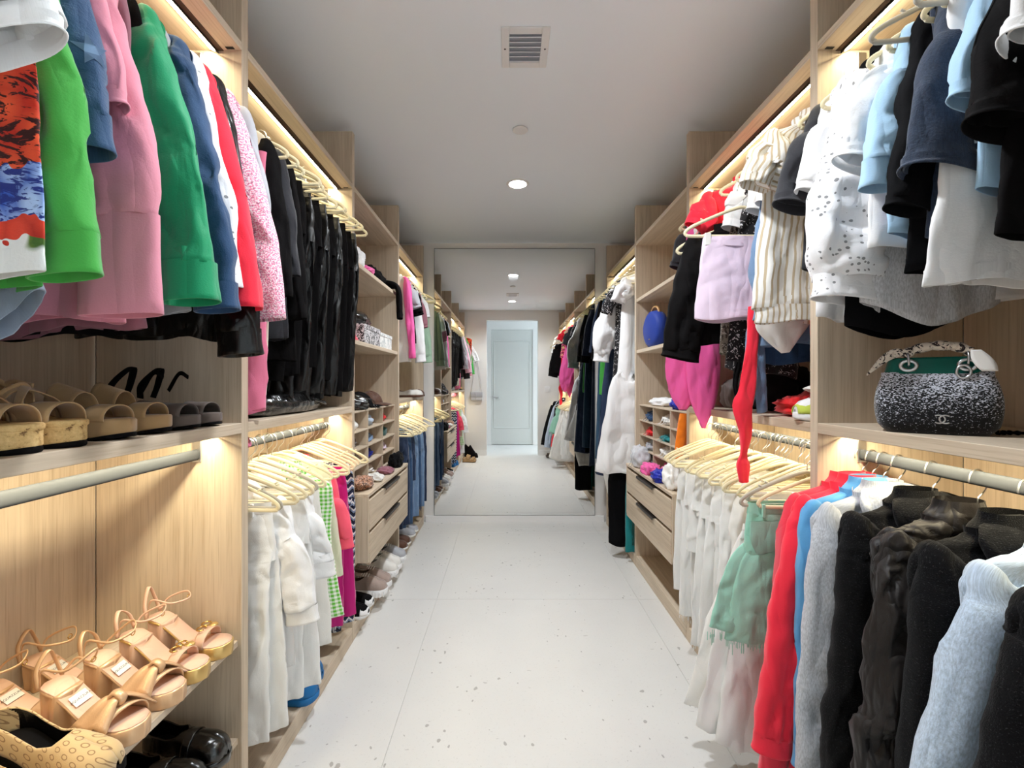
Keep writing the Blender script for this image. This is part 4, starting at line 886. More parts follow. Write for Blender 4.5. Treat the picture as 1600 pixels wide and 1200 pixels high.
drape(-1, 4.06, 'denimteal', 'teal-blue denim maxi dress near the mirror', 'dress', 'denim_dress', [(-.08, .02, 0, .08, .02), (-.18, .04, 0, .18, .02), (-.6, .06, 0, .20, .03), (-1.62, .07, 0, .23, .04)], group=G, fold=.018)
top(-1, 4.15, 'black', 'black blouse with a stand-up collar beside the mirror', 'blouse', 'dark_blouse', L=.75, sL=.52, splay=.06, sr=.06, group=G, shift=.03)
top(-1, 4.24, 'denimdk', 'denim shirt dress last before the mirror wall', 'dress', 'shirt_dress', L=1.78, sL=.45, splay=.06, sr=.06, group=G, b=.034, fold=.016, flare=.03, shift=.03)
drape(-1, 3.405, 'forest', 'teal satin gown whose hem touches the floor by the drawers', 'gown', 'satin_gown', [(-.10, -.03, 0, .08, .012), (-.25, -.02, 0, .12, .014), (-1.4, 0.0, 0, .12, .018), (-2.18, .03, 0, .12, .022)], group=G, fold=.012)
drape(-1, 3.42, 'teal', 'bright teal skirt hanging low beside the open shelf base', 'skirt', 'teal_skirt', [(0, .12, .0, .05, .012), (-.3, .125, 0, .065, .016), (-.70, .13, 0, .06, .02)], False, group=G, fold=.012, zrod=.78)
drape(-1, 3.52, 'blackb', 'black wide trousers hanging below the white dress', 'trousers', 'wide_trousers', [(-.9, .10, 0, .10, .02), (-1.6, .19, 0, .10, .03), (-2.2, .20, 0, .095, .04)], group=G, fold=.014)
drape(-1, 3.6, 'offwhite', 'cream wrap skirt hem between the white dress and black trousers', 'skirt', 'wrap_skirt', [(-.9, .12, 0, .12, .02), (-1.6, .20, 0, .12, .03), (-1.9, .20, 0, .06, .02)], group=G, fold=.014)
for i, y in enumerate([3.40, 3.47, 3.56, 3.66, 3.78, 3.88, 3.97, 4.06, 4.15, 4.24]):
    hang(-1, y, True, f'ivory velvet hanger, {nth[i]} past the open shelves on the far right rod', shift=.05, yaw=R.uniform(-.1, .1), group='hangers on the far right rod')
LOWRES[0] = 1.0
# ------------------------------------------------------------------ shoes (toe along +x, sole on z = 0)
def hwid(s, w):
    return np.interp(s, [0, .02, .06, .14, .3, .48, .62, .76, .87, .95, .985, 1], [0.12, .42, .62, .74, .70, .72, .90, 1.0, .95, .70, .42, .12])*w*.5
def sole_mesh(L, w, zb, zt, n=30, e=.003, grow=0.0):
    V, F = [], []; S = np.linspace(0, 1, n)
    for s in S:
        h = hwid(s, w)+grow; b, t = zb(s), zt(s); x = s*L; e2 = min(e, (t-b)*.3, h*.5)
        for y, z in ((-h+e2, b), (h-e2, b), (h, b+e2), (h, t-e2), (h-e2, t), (-h+e2, t), (-h, t-e2), (-h, b+e2)): V.append((x, y, z))
    for i in range(n-1):
        for k in range(8):
            l = (k+1) % 8; F.append((i*8+k, i*8+l, (i+1)*8+l, (i+1)*8+k))
    F.append(tuple(range(7, -1, -1))); F.append(tuple((n-1)*8+k for k in range(8)))
    return np.array(V), F
def solid(o, th=.002):
    m = o.modifiers.new('thickness', 'SOLIDIFY'); m.thickness = th; m.offset = 0; return o
def grid_obj(name, G, mat, parent, th=.002):
    n, m = G.shape[:2]; i = np.arange(n-1)[:, None]*m+np.arange(m-1)[None]
    F = np.stack([i, i+1, i+m+1, i+m], -1).reshape(-1, 4)
    uv = np.stack(np.meshgrid(np.linspace(0, .12, m), np.linspace(0, .12, n)), -1).reshape(-1, 2)
    o = mesh_obj(name, G.reshape(-1, 3), F, mat, parent, uv)
    return solid(o, th) if th else o
def band(name, L, w, s0, s1, H, zt, mat, parent, skew=0.0, th=.0025, taper=1.0):
    n, m = 8, 18; G = np.zeros((n, m, 3))
    for i, q in enumerate(np.linspace(0, 1, n)):
        for j, a in enumerate(np.linspace(0, PI, m)):
            s = s0+(s1-s0)*q+skew*math.cos(a)*(.5); s = min(max(s, .02), .99); h = hwid(s, w)+.001
            hh = H*(taper*q+(1-q))
            G[i, j] = (s*L, h*math.cos(a), zt(s)-.004+(hh+.004)*math.sin(a)**.75)
    return grid_obj(name, G, mat, parent, th)
def strap(name, pts, mat, parent, wd=.006, th=.0014, closed=False, n=30, up=(0, 0, 1)):
    P = smooth_path(pts, n, closed); V, F = sweep(P, th, wd/2, 6, closed, up=up)
    return mesh_obj(name, V, F, mat, parent)
def upper_mesh(L, w, H, o, zt, n=26, m=10, s0=.0, s1=1.0):
    """closed shoe upper with an opening: H(s) height, o(s) opening half angle fraction"""
    out = []
    for sd in (1, -1):
        G = np.zeros((n, m, 3))
        for i, s in enumerate(np.linspace(s0, s1, n)):
            h = hwid(s, w)
            for j, q in enumerate(np.linspace(0, 1, m)):
                a = (PI/2)*(1-o(s))*q
                G[i, j] = (s*L, sd*h*math.cos(a)**.8, zt(s)-.003+(H(s)+.003)*math.sin(a)**.85 if a > 0 else zt(s)-.003)
        out.append(G)
    return out
def place_shoe(name, label, x, y, z, ang, group, cat='shoe'):
    return thing(name, label, cat, (x, y, z), ang, group)
def M_(k): return FAB[k]
CORK = NB('cork'); _c = CORK.noise(CORK.tc('Object'), 70, 4, .7); CORK.set(Base__Color=CORK.ramp(_c, [(.36, lin(110, 76, 40)), (.44, lin(206, 168, 108)), (.7, lin(232, 200, 140))]), Roughness=.8, Normal=CORK.bump(_c, .4, .004)); CORK = CORK.m
JUTE = CORK
GOLDGLIT = cloth('fabric_goldglitter', lin(222, 186, 120), rough=.3, sheen=0, metal=.6, wbump=1.0, wr=.1, weave=500)
def p_mono(n, uv, ob, col):
    s = n.n('ShaderNodeSeparateXYZ', Vector=n.map(ob, (55, 55, 55), rot=(0, 0, .78)))
    a = n.math('PINGPONG', s.outputs[0], .5); b = n.math('PINGPONG', n.math('ADD', s.outputs[1], s.outputs[2]), .5)
    r = n.math('SQRT', n.math('ADD', n.math('POWER', a, 2.0), n.math('POWER', b, 2.0)))
    ring = n.math('MULTIPLY', n.math('GREATER_THAN', r, .20), n.math('LESS_THAN', r, .30))
    return n.mix(n.math('MULTIPLY', ring, .75), col, lin(120, 88, 58))
MONO = cloth('fabric_monogram', lin(196, 168, 124), pat=p_mono, wr=.05, weave=500)
LETTER = {}
def sandal(kind, label, x, y, z, ang=0.0, group=None):
    L, w = .235, .082
    if kind == 'espadrille':
        t = place_shoe('wedge_sandal', label, x, y, z, ang, group, 'sandal'); zt = lambda s: .052+.055*max(0, 1-s*1.55)
        V, F = sole_mesh(L, w, lambda s: 0.004+.008*max(0, (s-.75)/.25), lambda s: zt(s)-.008); mesh_obj('cork_wedge', V, F, CORK, t, smooth=False)
        V, F = sole_mesh(L*1.01, w*1.06, lambda s: zt(s)-.012, lambda s: zt(s)); mesh_obj('jute_rim', V, F, JUTE, t)
        V, F = sole_mesh(L, w, lambda s: -.000, lambda s: .005+.008*max(0, (s-.75)/.25)); mesh_obj('outsole', V, F, M_('black'), t)
        m = M_('suede'); band('toe_strap', L, w, .66, .90, .034, zt, m, t); band('cross_strap', L, w, .52, .60, .052, zt, m, t, .22); band('cross_strap', L, w, .50, .58, .054, zt, m, t, -.22)
        strap('ankle_strap', [(.05, .03, .12), (.02, 0, .155), (.05, -.03, .13), (.10, -.034, .10), (.12, 0, .12), (.10, .034, .10)], m, t, .012, .0016, True, 40)
        strap('ankle_strap', [(.03, .024, .10), (.06, .030, .125), (.12, .02, .118)], m, t, .010)
    elif kind == 'slide':
        t = place_shoe('platform_sandal', label, x, y, z, ang, group, 'sandal'); zt = lambda s: .045+.030*max(0, 1-s*1.5); m = M_('suede')
        V, F = sole_mesh(L, w, lambda s: .006+.010*max(0, (s-.75)/.25), lambda s: zt(s), e=.004); mesh_obj('platform', V, F, m, t)
        V, F = sole_mesh(L, w, lambda s: 0.0+.006*max(0, (s-.8)/.2), lambda s: .006+.010*max(0, (s-.75)/.25)); mesh_obj('outsole', V, F, M_('black'), t)
        band('wide_strap', L, w, .30, .56, .062, zt, m, t, taper=.85); band('toe_strap', L, w, .68, .88, .030, zt, m, t)
    elif kind == 'taupe':
        t = place_shoe('platform_sandal', label, x, y, z, ang, group, 'sandal'); zt = lambda s: .038+.035*max(0, 1-s*1.5); m = M_('taupe')
        V, F = sole_mesh(L, w, lambda s: .004+.010*max(0, (s-.75)/.25), lambda s: zt(s), e=.003); mesh_obj('platform', V, F, m, t)
        V, F = sole_mesh(L, w, lambda s: 0.0+.006*max(0, (s-.8)/.2), lambda s: .004+.010*max(0, (s-.75)/.25)); mesh_obj('outsole', V, F, M_('black'), t)
        band('toe_strap', L, w, .62, .90, .030, zt, m, t)
        strap('ankle_strap', [(.02, .022, .08), (.03, .028, .12), (.06, 0, .165), (.03, -.028, .12), (.02, -.022, .08)], M_('black'), t, .020, .002, False, 30, (1, 0, 0))
        strap('ankle_strap', [(.06, .03, .10), (.10, .02, .15), (.15, -.01, .14)], M_('black'), t, .014)
    elif kind in ('goldbow', 'nude', 'flatgold'):
        t = place_shoe('heeled_sandal', label, x, y, z, ang, group, 'sandal')
        pf = .040 if kind != 'flatgold' else .016; hh = .115 if kind != 'flatgold' else .075
        zt = lambda s: pf+(hh-pf)*(.5+.5*math.cos(PI*min(1, max(0, (s-.08)/.56)))); m = M_('goldleather') if kind != 'nude' else M_('nude')
        V, F = sole_mesh(L, w, lambda s: (zt(s)-.012) if s < .56 else max(0.0, (zt(s)-.012)*(1-(s-.56)/.10)), lambda s: zt(s)-.003, 44, e=.003); mesh_obj('platform', V, F, M_('goldleather') if kind != 'nude' else GOLDGLIT, t)
        V, F = sole_mesh(L*.985, w*.96, lambda s: zt(s)-.004, lambda s: zt(s)); mesh_obj('insole', V, F, M_('nude'), t)
        V, F = sole_mesh(.062, .062, lambda s: 0.0, lambda s: hh-.012, 14); V[:, 0] += .004; V[:, 0] = .032+(V[:, 0]-.032)*(.75+.35*(V[:, 2:3].ravel()/hh)); mesh_obj('heel', V, F, m, t)
        if kind != 'nude':
            bx = boxes('label_patch', [(-.013, .013, -.019, .019, 0, .0008)], M_('offwhite'), t, 0); sl_ = (zt(.40)-zt(.30))/(.10*L)
            if 'me' not in LETTER:
                cu = bpy.data.curves.new('lettering', 'FONT'); cu.body = 'AQUAZZURA'; cu.size = .0075; cu.align_x = 'CENTER'; cu.align_y = 'CENTER'
                tmp = bpy.data.objects.new('lettering_curve', cu); COL.objects.link(tmp); bpy.context.view_layer.update()
                LETTER['me'] = bpy.data.meshes.new_from_object(tmp.evaluated_get(bpy.context.evaluated_depsgraph_get())); bpy.data.objects.remove(tmp)
                LETTER['me'].materials.clear(); LETTER['me'].materials.append(BLACKP)
            lt = bpy.data.objects.new('lettering', LETTER['me']); link(lt, bx); lt.location = (0, 0, .0011); lt.rotation_euler = (0, 0, PI/2)
            bx.location = (.35*L, 0, zt(.35)+.0030); bx.rotation_euler = (0, -math.atan(sl_), 0)
        if kind == 'goldbow':
            band('toe_strap', L, w, .60, .84, .030, zt, m, t, .10)
            G = np.zeros((7, 15, 3))
            for i, q in enumerate(np.linspace(-1, 1, 7)):
                for j, a in enumerate(np.linspace(-1, 1, 15)):
                    sp = .010+.030*abs(a)**.8; G[i, j] = (.165+q*sp+.012*a, a*.052, .075+.016*math.cos(a*2.2)-.018*abs(a)**1.5+.006*math.sin(q*5)*(.3+abs(a)))
            grid_obj('bow', G, m, t, .003)
            V, F = sweep(smooth_path([(.150, .0, .082), (.165, 0, .098), (.182, 0, .088), (.178, 0, .074)], 12), .006, .010, 8); mesh_obj('knot', V, F, m, t)
        elif kind == 'nude':
            band('toe_strap', L, w, .64, .76, .034, zt, m, t)
            for k, sx in enumerate((-.011, .011)):
                V, F = sweep([(.155+.012*math.cos(a), sx+.012*math.sin(a)*(1 if k else -1), zt(.66)+.040+.003*k) for a in np.linspace(.6, 5.6, 20)], .0022, .0022, 6, up=(0, 0, 1)); mesh_obj('buckle', V, F, GOLD, t)
            V, F = lathe([(.0001, 0), (.012, .002), (.014, .006), (.010, .010), (.0001, .011)], 12); mesh_obj('gold_knot', V, F, GOLDGLIT, t, loc=(.165, .026, zt(.66)+.026))
        else:
            band('toe_strap', L, w, .66, .84, .028, zt, m, t)
        k = random.Random(x*99+y*77); r = k.uniform
        strap('ankle_strap', [(.012, .024, hh+.005), (.03+r(-.01, .01), .034, hh+.035), (.085, .030+r(-.01, .01), hh+.055+r(-.02, .02)), (.105+r(-.01, .02), 0, hh+.052+r(-.02, .03)), (.085, -.034, hh+.05), (.03, -.034, hh+.035+r(0, .03)), (.012, -.024, hh+.005)], m, t, .006, .0014, False, 44)
        strap('heel_strap', [(.010, .026, hh), (.000, .02, hh+.04), (-.004+r(-.01, .01), 0, hh+.055+r(0, .03)), (.0, -.02, hh+.04), (.010, -.026, hh)], m, t, .012, .0016, False, 30, (1, 0, 0))
        V, F = sweep([(.105, .006*math.cos(a)+.008, hh+.05+.006*math.sin(a)) for a in np.linspace(0, 6.28, 9)[:-1]], .0012, .0012, 5, True, up=(1, 0, 0)); mesh_obj('strap_buckle', V, F, GOLD, t)
    return t
def closed_shoe(name, label, x, y, z, ang, mat, sole_mat, group, H=.075, open_to=.55, sole=.022, heel=0.0, lining='black', cat='shoe', L=.255, w=.088, laces=None, tongue=None, toe=.045, collar=.0, toecap=None, chunky=False, strapb=None, soft=1.0):
    t = place_shoe(name, label, x, y, z, ang, group, cat)
    zt = lambda s: sole+heel*(.5+.5*math.cos(PI*min(1, max(0, (s-.1)/.5))))
    if heel > .01:
        V, F = sole_mesh(L, w, lambda s: max(0, zt(s)-sole) if s < .6 else 0.0, zt); mesh_obj('sole', V, F, sole_mat, t)
        V, F = sole_mesh(.070, .068, lambda s: 0.0, lambda s: heel+.004, 14); mesh_obj('heel', V, F, sole_mat, t)
    else:
        V, F = sole_mesh(L*1.0, w*(1.08 if chunky else 1.02), lambda s: .010*max(0, (s-.8)/.2)**2, zt, e=.004); mesh_obj('sole', V, F, sole_mat, t)
        if chunky:
            bm = bmesh.new()
            for q in np.linspace(.06, .94, 13):
                h = hwid(q, w)*1.06+.002
                for sd in (-1, 1): add_box(bm, q*L-.004, q*L+.004, sd*h-.003, sd*h+.003, .001, sole*.75, .001)
            bm_obj('tread', bm, sole_mat, t)
    def Hs(s): return float(np.interp(s, [0, .08, .3, open_to-.05, open_to+.1, .8, .94, 1], [H*.85, H, H*.86+collar, H*.95, H*.80, toe, toe*.75, .012]))
    def os_(s): return float(np.interp(s, [0, .06, .14, open_to-.16, open_to-.04, open_to], [.20, .50, .60, .58, .40, 0]))
    for G in upper_mesh(L*.985, w*.96, Hs, os_, zt): 
        grid_obj('upper', G, mat, t, .003)
    if name in ('mule', 'loafer'):
        for G in upper_mesh(L*.975, w*.90, lambda s: Hs(s)*.985-.002, os_, zt): grid_obj('lining', G, M_('patent'), t, 0)
    V, F = sole_mesh(L*.9, w*.86, lambda s: zt(s)+.001, lambda s: zt(s)+.004, 20); V[:, 0] += L*.04; mesh_obj('insole', V, F, M_(lining), t)
    if laces:
        bm = bmesh.new()
        for k in range(5):
            s = open_to-.20+.055*k; zz = zt(s)+Hs(s)+.002
            o = strap('lace', [(s*L, -.022, zz-.010), (s*L+.004, 0, zz+.002), (s*L, .022, zz-.010)], laces, t, .006, .0016, False, 10, (1, 0, 0))
        bm.free()
        G = np.zeros((8, 7, 3))
        for i, q in enumerate(np.linspace(0, 1, 8)):
            for j, a in enumerate(np.linspace(-1, 1, 7)): s = open_to-.26+.3*q; G[i, j] = (s*L-.02*(1-q), a*.022, zt(s)+Hs(s)-.006-.006*a*a+.022*(1-q)**2)
        grid_obj('tongue', G, mat, t, .004)
    if toecap: band('toe_cap', L, w*.97, .84, .985, toe*.9, zt, toecap, t, taper=.5)
    if strapb: band('vamp_strap', L, w, open_to+.02, open_to+.12, Hs(open_to+.07)+.003, zt, strapb, t)
    return t
GS = 'shoes on the shelf under the colourful shirts'; XS = -1.062
sandal('espadrille', 'cork wedge espadrille sandal at the left edge of the upper shoe shelf', XS, .77, Z_MID, .06, GS)
sandal('espadrille', 'cork wedge espadrille sandal beside the tan platform slides', XS, .872, Z_MID, -.03, GS)
sandal('slide', 'tan suede platform slide next to the cork wedge', XS, .985, Z_MID, 0, GS)
sandal('slide', 'tan suede platform slide next to the dark taupe sandals', XS-.005, 1.090, Z_MID, .04, GS)
sandal('taupe', 'dark taupe platform sandal beside the tan slide', XS, 1.195, Z_MID, 0, GS)
sandal('taupe', 'dark taupe platform sandal nearest the upright panel', XS, 1.292, Z_MID, -.03, GS)
GL = 'shoes on the lower left shoe shelf'; zs = .575; x0 = -1.045
closed_shoe('mule', 'monogram canvas mule nearest the bottom left corner', -1.035, .80, zs, .04, MONO, M_('black'), GL, H=.07, open_to=.60, heel=.05, cat='shoe', strapb=None)
closed_shoe('mule', 'monogram canvas mule with black lining beside the gold bow sandal', -1.035, .905, zs, -.02, MONO, M_('black'), GL, H=.07, open_to=.60, heel=.05, cat='shoe')
sandal('goldbow', 'rose gold bow sandal nearest the monogram mule', x0, 1.013, zs, -.05, GL)
sandal('goldbow', 'rose gold bow sandal beside the gold-buckled nude sandals', x0, 1.113, zs, .02, GL)
sandal('nude', 'nude heeled sandal with gold buckle beside the bow sandal', x0+.002, 1.212, zs, -.03, GL)
sandal('nude', 'nude heeled sandal with gold buckle against the upright panel', x0+.002, 1.305, zs, .02, GL)
sandal('flatgold', 'gold strappy sandal in the back row behind the bow sandals', -1.257, 1.06, zs, 0, GL)
sandal('flatgold', 'gold strappy sandal in the back row nearer the upright panel', -1.257, 1.17, zs, .0, GL)
closed_shoe('sneaker', 'floral printed sneaker in the back row behind the monogram mules', -1.25, .945, zs, 0, cloth('fabric_floralshoe', lin(206, 178, 138), pat=p_blotch(lin(236, 120, 130), lin(150, 170, 80), 45)), M_('offwhite'), GL, H=.07, laces=M_('white'), L=.215)
closed_shoe('court_shoe', 'dark shoe in the back row at the left edge of the lower shelf', -1.25, .84, zs, 0, M_('black'), M_('black'), GL, H=.06, heel=.06, L=.215)
closed_shoe('loafer', 'black patent loafer nearer the doorway on the lowest left shelf', -1.05, 1.185, .275, .04, M_('patent'), M_('patent'), GL, H=.075, open_to=.5, heel=.025, L=.245, w=.095, strapb=M_('patent'), toe=.055)
closed_shoe('loafer', 'black patent loafer against the upright panel on the lowest left shelf', -1.05, 1.30, .275, -.03, M_('patent'), M_('patent'), GL, H=.075, open_to=.5, heel=.025, L=.245, w=.095, strapb=M_('patent'), toe=.055)
GB = 'shoes on the left base board'
BLUE = plain('blue_rubber', lin(0, 104, 168), .5); 
def clog(lb, x, y, z, a, mat, g, L=.25):
    t = closed_shoe('rubber_clog', lb, x, y, z, a, mat, mat, g, H=.07, open_to=.5, sole=.030, L=L, w=.10, toe=.062, lining='black')
    for k in range(5):
        V, F = lathe([(.0001, .001), (.004, .001), (.0045, -.002)], 8); s = .62+.07*k; mesh_obj('vent_hole', V, F, BLACKP, t, loc=(s*L, .020*(1 if k % 2 else -1), .030+float(np.interp(s, [.6, .8, .94], [.060, .062, .048]))+.0015))
    return t
clog('blue rubber clog under the white trousers, nearer the doorway', -1.02, 1.80, Z_BASE, .12, BLUE, GB)
clog('blue rubber clog just behind the other blue clog', -1.05, 1.95, Z_BASE, -.06, BLUE, GB)
dk = M_('denimdk')
closed_shoe('canvas_shoe', 'dark canvas shoe with white sole before the drawers, nearer the doorway', -1.02, 2.47, Z_BASE, 0, M_('black'), M_('white'), GB, H=.07, laces=M_('white'), toecap=M_('white'))
closed_shoe('canvas_shoe', 'dark canvas shoe with white sole beside the chunky sneakers', -1.03, 2.575, Z_BASE, .05, M_('black'), M_('white'), GB, H=.07, laces=M_('white'), toecap=M_('white'))
tau = cloth('fabric_taupe_mesh', lin(176, 156, 146), wbump=.6)
for y, lb, m_ in ((2.72, 'chunky pinkish-grey sneaker first under the left drawers', tau), (2.83, 'chunky pinkish-grey sneaker second under the left drawers', tau), (2.98, 'white running sneaker third under the left drawers', M_('offwhite')), (3.09, 'white running sneaker fourth under the left drawers', M_('offwhite')), (3.22, 'grey sneaker last under the left drawers', M_('grey'))):
    closed_shoe('sneaker', lb, -1.0, y, Z_BASE, random.Random(y).uniform(-.1, .1), m_, M_('white'), GB, H=.09, sole=.042, laces=M_('white'), L=.265, w=.096, chunky=True, toe=.05)
for y, lb, m_ in ((3.47, 'brown suede shoe on the base under the jeans', M_('brown')), (3.58, 'second brown suede shoe on the base under the jeans', M_('brown')), (3.76, 'grey canvas shoe under the far jeans', M_('grey')), (3.87, 'second grey canvas shoe under the far jeans', M_('grey'))):
    closed_shoe('canvas_shoe', lb, -1.03, y, Z_BASE, 0, m_, M_('offwhite'), GB, H=.065)
# shoes on the floor by the doorway, seen in the mirror
closed_shoe('ankle_boot', 'black ankle boot against the back wall, seen in the mirror', -.80, .46, 0, .3, M_('black'), M_('black'), 'boots by the doorway', H=.20, open_to=.40, heel=.045, L=.25, toe=.055)
closed_shoe('ankle_boot', 'black ankle boot just in front of its pair, seen in the mirror', -.80, .58, 0, .1, M_('black'), M_('black'), 'boots by the doorway', H=.20, open_to=.40, heel=.045, L=.25, toe=.055)
sandal('slide', 'tan slide sandal on the floor by the black boots, seen in the mirror', -.79, .98, 0, 0, 'sandals on the floor')
sandal('slide', 'second tan slide sandal on the floor, farther from the boots', -.79, 1.09, 0, .1, 'sandals on the floor')
sandal('taupe', 'flat dark sandal on the floor right of the doorway, seen in the mirror', .93, .52, 0, PI, 'sandals on the floor')
sandal('taupe', 'second flat dark sandal on the floor right of the doorway', .93, .63, 0, PI-.1, 'sandals on the floor')

# ------------------------------------------------------------------ crumpled things, caps, boxes, bags
def crumple(name, label, cat, x, y, z, dx, dy, dz, mat, group=None, seed=0, rough=.35, yaw=0.0, extra=None, freq=3.4):
    R = np.random.RandomState(seed+7); n, m = 26, 40
    ph = np.linspace(0, PI, n)[:, None]; th = np.linspace(0, 2*PI, m+1)[None]
    D = np.stack([np.sin(ph)*np.cos(th), np.sin(ph)*np.sin(th), np.cos(ph)+0*th], -1)
    r = 1.0+0*D[..., 0]
    for f, a in ((freq*.5, .5), (freq, .55), (freq*2, .35)):
        o = 0
        for j in range(4): k = R.randn(3)*f; o = o+np.sin(D@k+R.rand()*6.28)
        r = r+rough*a*(1-2.2*np.abs(np.clip(o/2, -1, 1)))*.6
    P = D*r[..., None]; P[..., 0] = np.sign(P[..., 0])*np.abs(P[..., 0])**.85; P[..., 1] = np.sign(P[..., 1])*np.abs(P[..., 1])**.85
    lo = -.62; P[..., 2] = np.maximum(P[..., 2], lo+.04*np.sin(3*th))
    P = P*np.array([dx/2, dy/2, dz/1.7]); P[..., 2] -= P[..., 2].min()
    P[..., 0] *= dx/(P[..., 0].max()-P[..., 0].min()); P[..., 1] *= dy/(P[..., 1].max()-P[..., 1].min()); P[..., 2] *= dz/P[..., 2].max()
    i = np.arange(n-1)[:, None]*(m+1)+np.arange(m)[None]; F = np.stack([i, i+m+1, i+m+2, i+1], -1).reshape(-1, 4)
    uv = np.stack(np.broadcast_arrays(th*dx/2, ph*dz), -1).reshape(-1, 2)
    if extra is None:
        o = mesh_obj(name, P.reshape(-1, 3), F, FAB[mat] if isinstance(mat, str) else mat, None, uv, loc=(x, y, z)); o.rotation_euler = (0, 0, yaw); tag(o, label, cat, group); return o
    t = thing(name, label, cat, (x, y, z), yaw, group); mesh_obj('body', P.reshape(-1, 3), F, FAB[mat] if isinstance(mat, str) else mat, t, uv); extra(t, dx, dy, dz); return t
def cord(mat):
    def f(t, dx, dy, dz):
        R = random.Random(int(dx*1e4+dy*1e5))
        for k in range(2):
            a = R.uniform(-.3, .3); strap('tie', [(dx*.2, dy*a, dz*.7), (dx*.45, dy*(a+.1), dz*.6), (dx*.55, dy*(a+.15), dz*.25), (dx*.62, dy*(a+.05), .006)], FAB[mat], t, .006, .0015, False, 16, (0, 1, 0))
    return f
def cap(label, x, y, z, mat, yaw, group, brim=None, s=1.0):
    t = thing('cap', label, 'cap', (x, y, z), yaw, group)
    n, m = 12, 28; V = []
    for i in range(n+1):
        a = (PI/2)*i/n
        for k in range(m): b = 2*PI*k/m; V.append((.092*s*math.cos(a)*math.cos(b), .078*s*math.cos(a)*math.sin(b), .012+.088*s*math.sin(a)*(1+.04*math.sin(3*b))))
    i = np.arange(n)[:, None]*m; k = np.arange(m)[None]; F = np.stack([i+k, i+(k+1) % m, i+m+(k+1) % m, i+m+k], -1).reshape(-1, 4)
    uv = np.array(V)[:, :2]; mesh_obj('crown', V, F, FAB[mat], t, uv)
    G = np.zeros((8, 16, 3))
    for i, q in enumerate(np.linspace(0, 1, 8)):
        for j, a in enumerate(np.linspace(-1.15, 1.15, 16)): G[i, j] = (.088*s*math.cos(a)+q*.070*s*math.cos(a*.75)**.7, .076*s*math.sin(a)*(1-.12*q), .014-.010*q*q-.010*(a*q)**2+.006)
    grid_obj('visor', G, FAB[brim or mat], t, .003)
    V, F = lathe([(.0001, .006), (.005, .005), (.007, 0)], 10); mesh_obj('button', V, F, FAB[mat], t, loc=(0, 0, .099*s)); return t
GC = 'things in the left cubbies'
cy = [(CUBX[i]+CUBX[i+1])/2 for i in range(3)]; cz = [.7845, .891, .994, 1.097]   # row floors from the bottom
rowz = [CUBZ[0]+.009, CUBZ[1], CUBZ[2], CUBZ[3]]; xl = -.93
colname = ['near', 'middle', 'far']; rown = ['bottom', 'second', 'third', 'top']
left_c = {(3, 0): ('offwhite', 'white and black pouch', .08), (3, 1): ('paleblue', 'pale blue patterned cap', .08), (3, 2): ('scarlet', 'bright red knit hat', .075), (2, 0): ('brown', 'dark brown leather pouch', .08), (2, 1): ('denimlt', 'blue rolled scarf', .07), (2, 2): ('forest', 'dark green folded hat', .08), (1, 0): ('brown', 'brown curled belt bag', .075), (1, 1): ('royal', 'blue and white swim cap', .06), (1, 2): ('lav', 'lilac-white folded cloth', .065), (0, 0): ('grey', 'grey knitted hat', .07), (0, 1): ('satinwhite', 'white crumpled cloth', .075)}
for (r, c), (mt, lb, h) in left_c.items():
    crumple('folded_accessory', f'{lb} in the {colname[c]} column, {rown[r]} row of the left cubbies', 'accessory', xl-.02, cy[c], rowz[r]+.0005, .17, .20, h, mt, GC, seed=r*10+c, rough=.3)
cap('white cap peeking out of the middle bottom cubby on the left', -.97, 2.93, rowz[0]+.001, 'white', 0, GC, s=.6)
ZT = CUBZ[-1]
crumple('scarf', 'black and white patterned scarf piled on the near end of the left cubby rack', 'scarf', -.97, 2.47, ZT, .22, .14, .16, 'blackdots', 'things on top of the left cubby rack', 3)
crumple('handbag', 'black patent handbag slumped over the front of the left cubby rack', 'bag', -.94, 2.65, ZT, .24, .20, .10, 'patent', 'things on top of the left cubby rack', 5, .25, extra=cord('patent'))
cap('black cap on top of the left cubby rack', -.97, 2.90, ZT, 'black', .2, 'things on top of the left cubby rack')
cap('dark brown cap on the far end of the left cubby rack', -.97, 3.14, ZT, 'brown', -.1, 'things on top of the left cubby rack')
ZD = .772
crumple('fluffy_bag', 'fluffy black bag in front of the far left cubbies on the drawer top', 'bag', -.80, 3.2, ZD, .10, .22, .105, 'fleece', 'things on the left drawer top', 9, .35)
crumple('leopard_scarf', 'leopard print scarf heaped on the near end of the left drawers', 'scarf', -.825, 2.52, ZD, .13, .22, .075, 'leopard', 'things on the left drawer top', 12, .4)
crumple('silk_cloth', 'white and black silk cloth on the left drawers beside the leopard scarf', 'cloth', -.815, 2.72, ZD, .12, .13, .05, 'offwhite', 'things on the left drawer top', 13, .4)
crumple('maroon_cap', 'dark maroon soft hat on the middle of the left drawers', 'hat', -.81, 2.95, ZD, .11, .16, .05, 'mauve', 'things on the left drawer top', 14, .35)
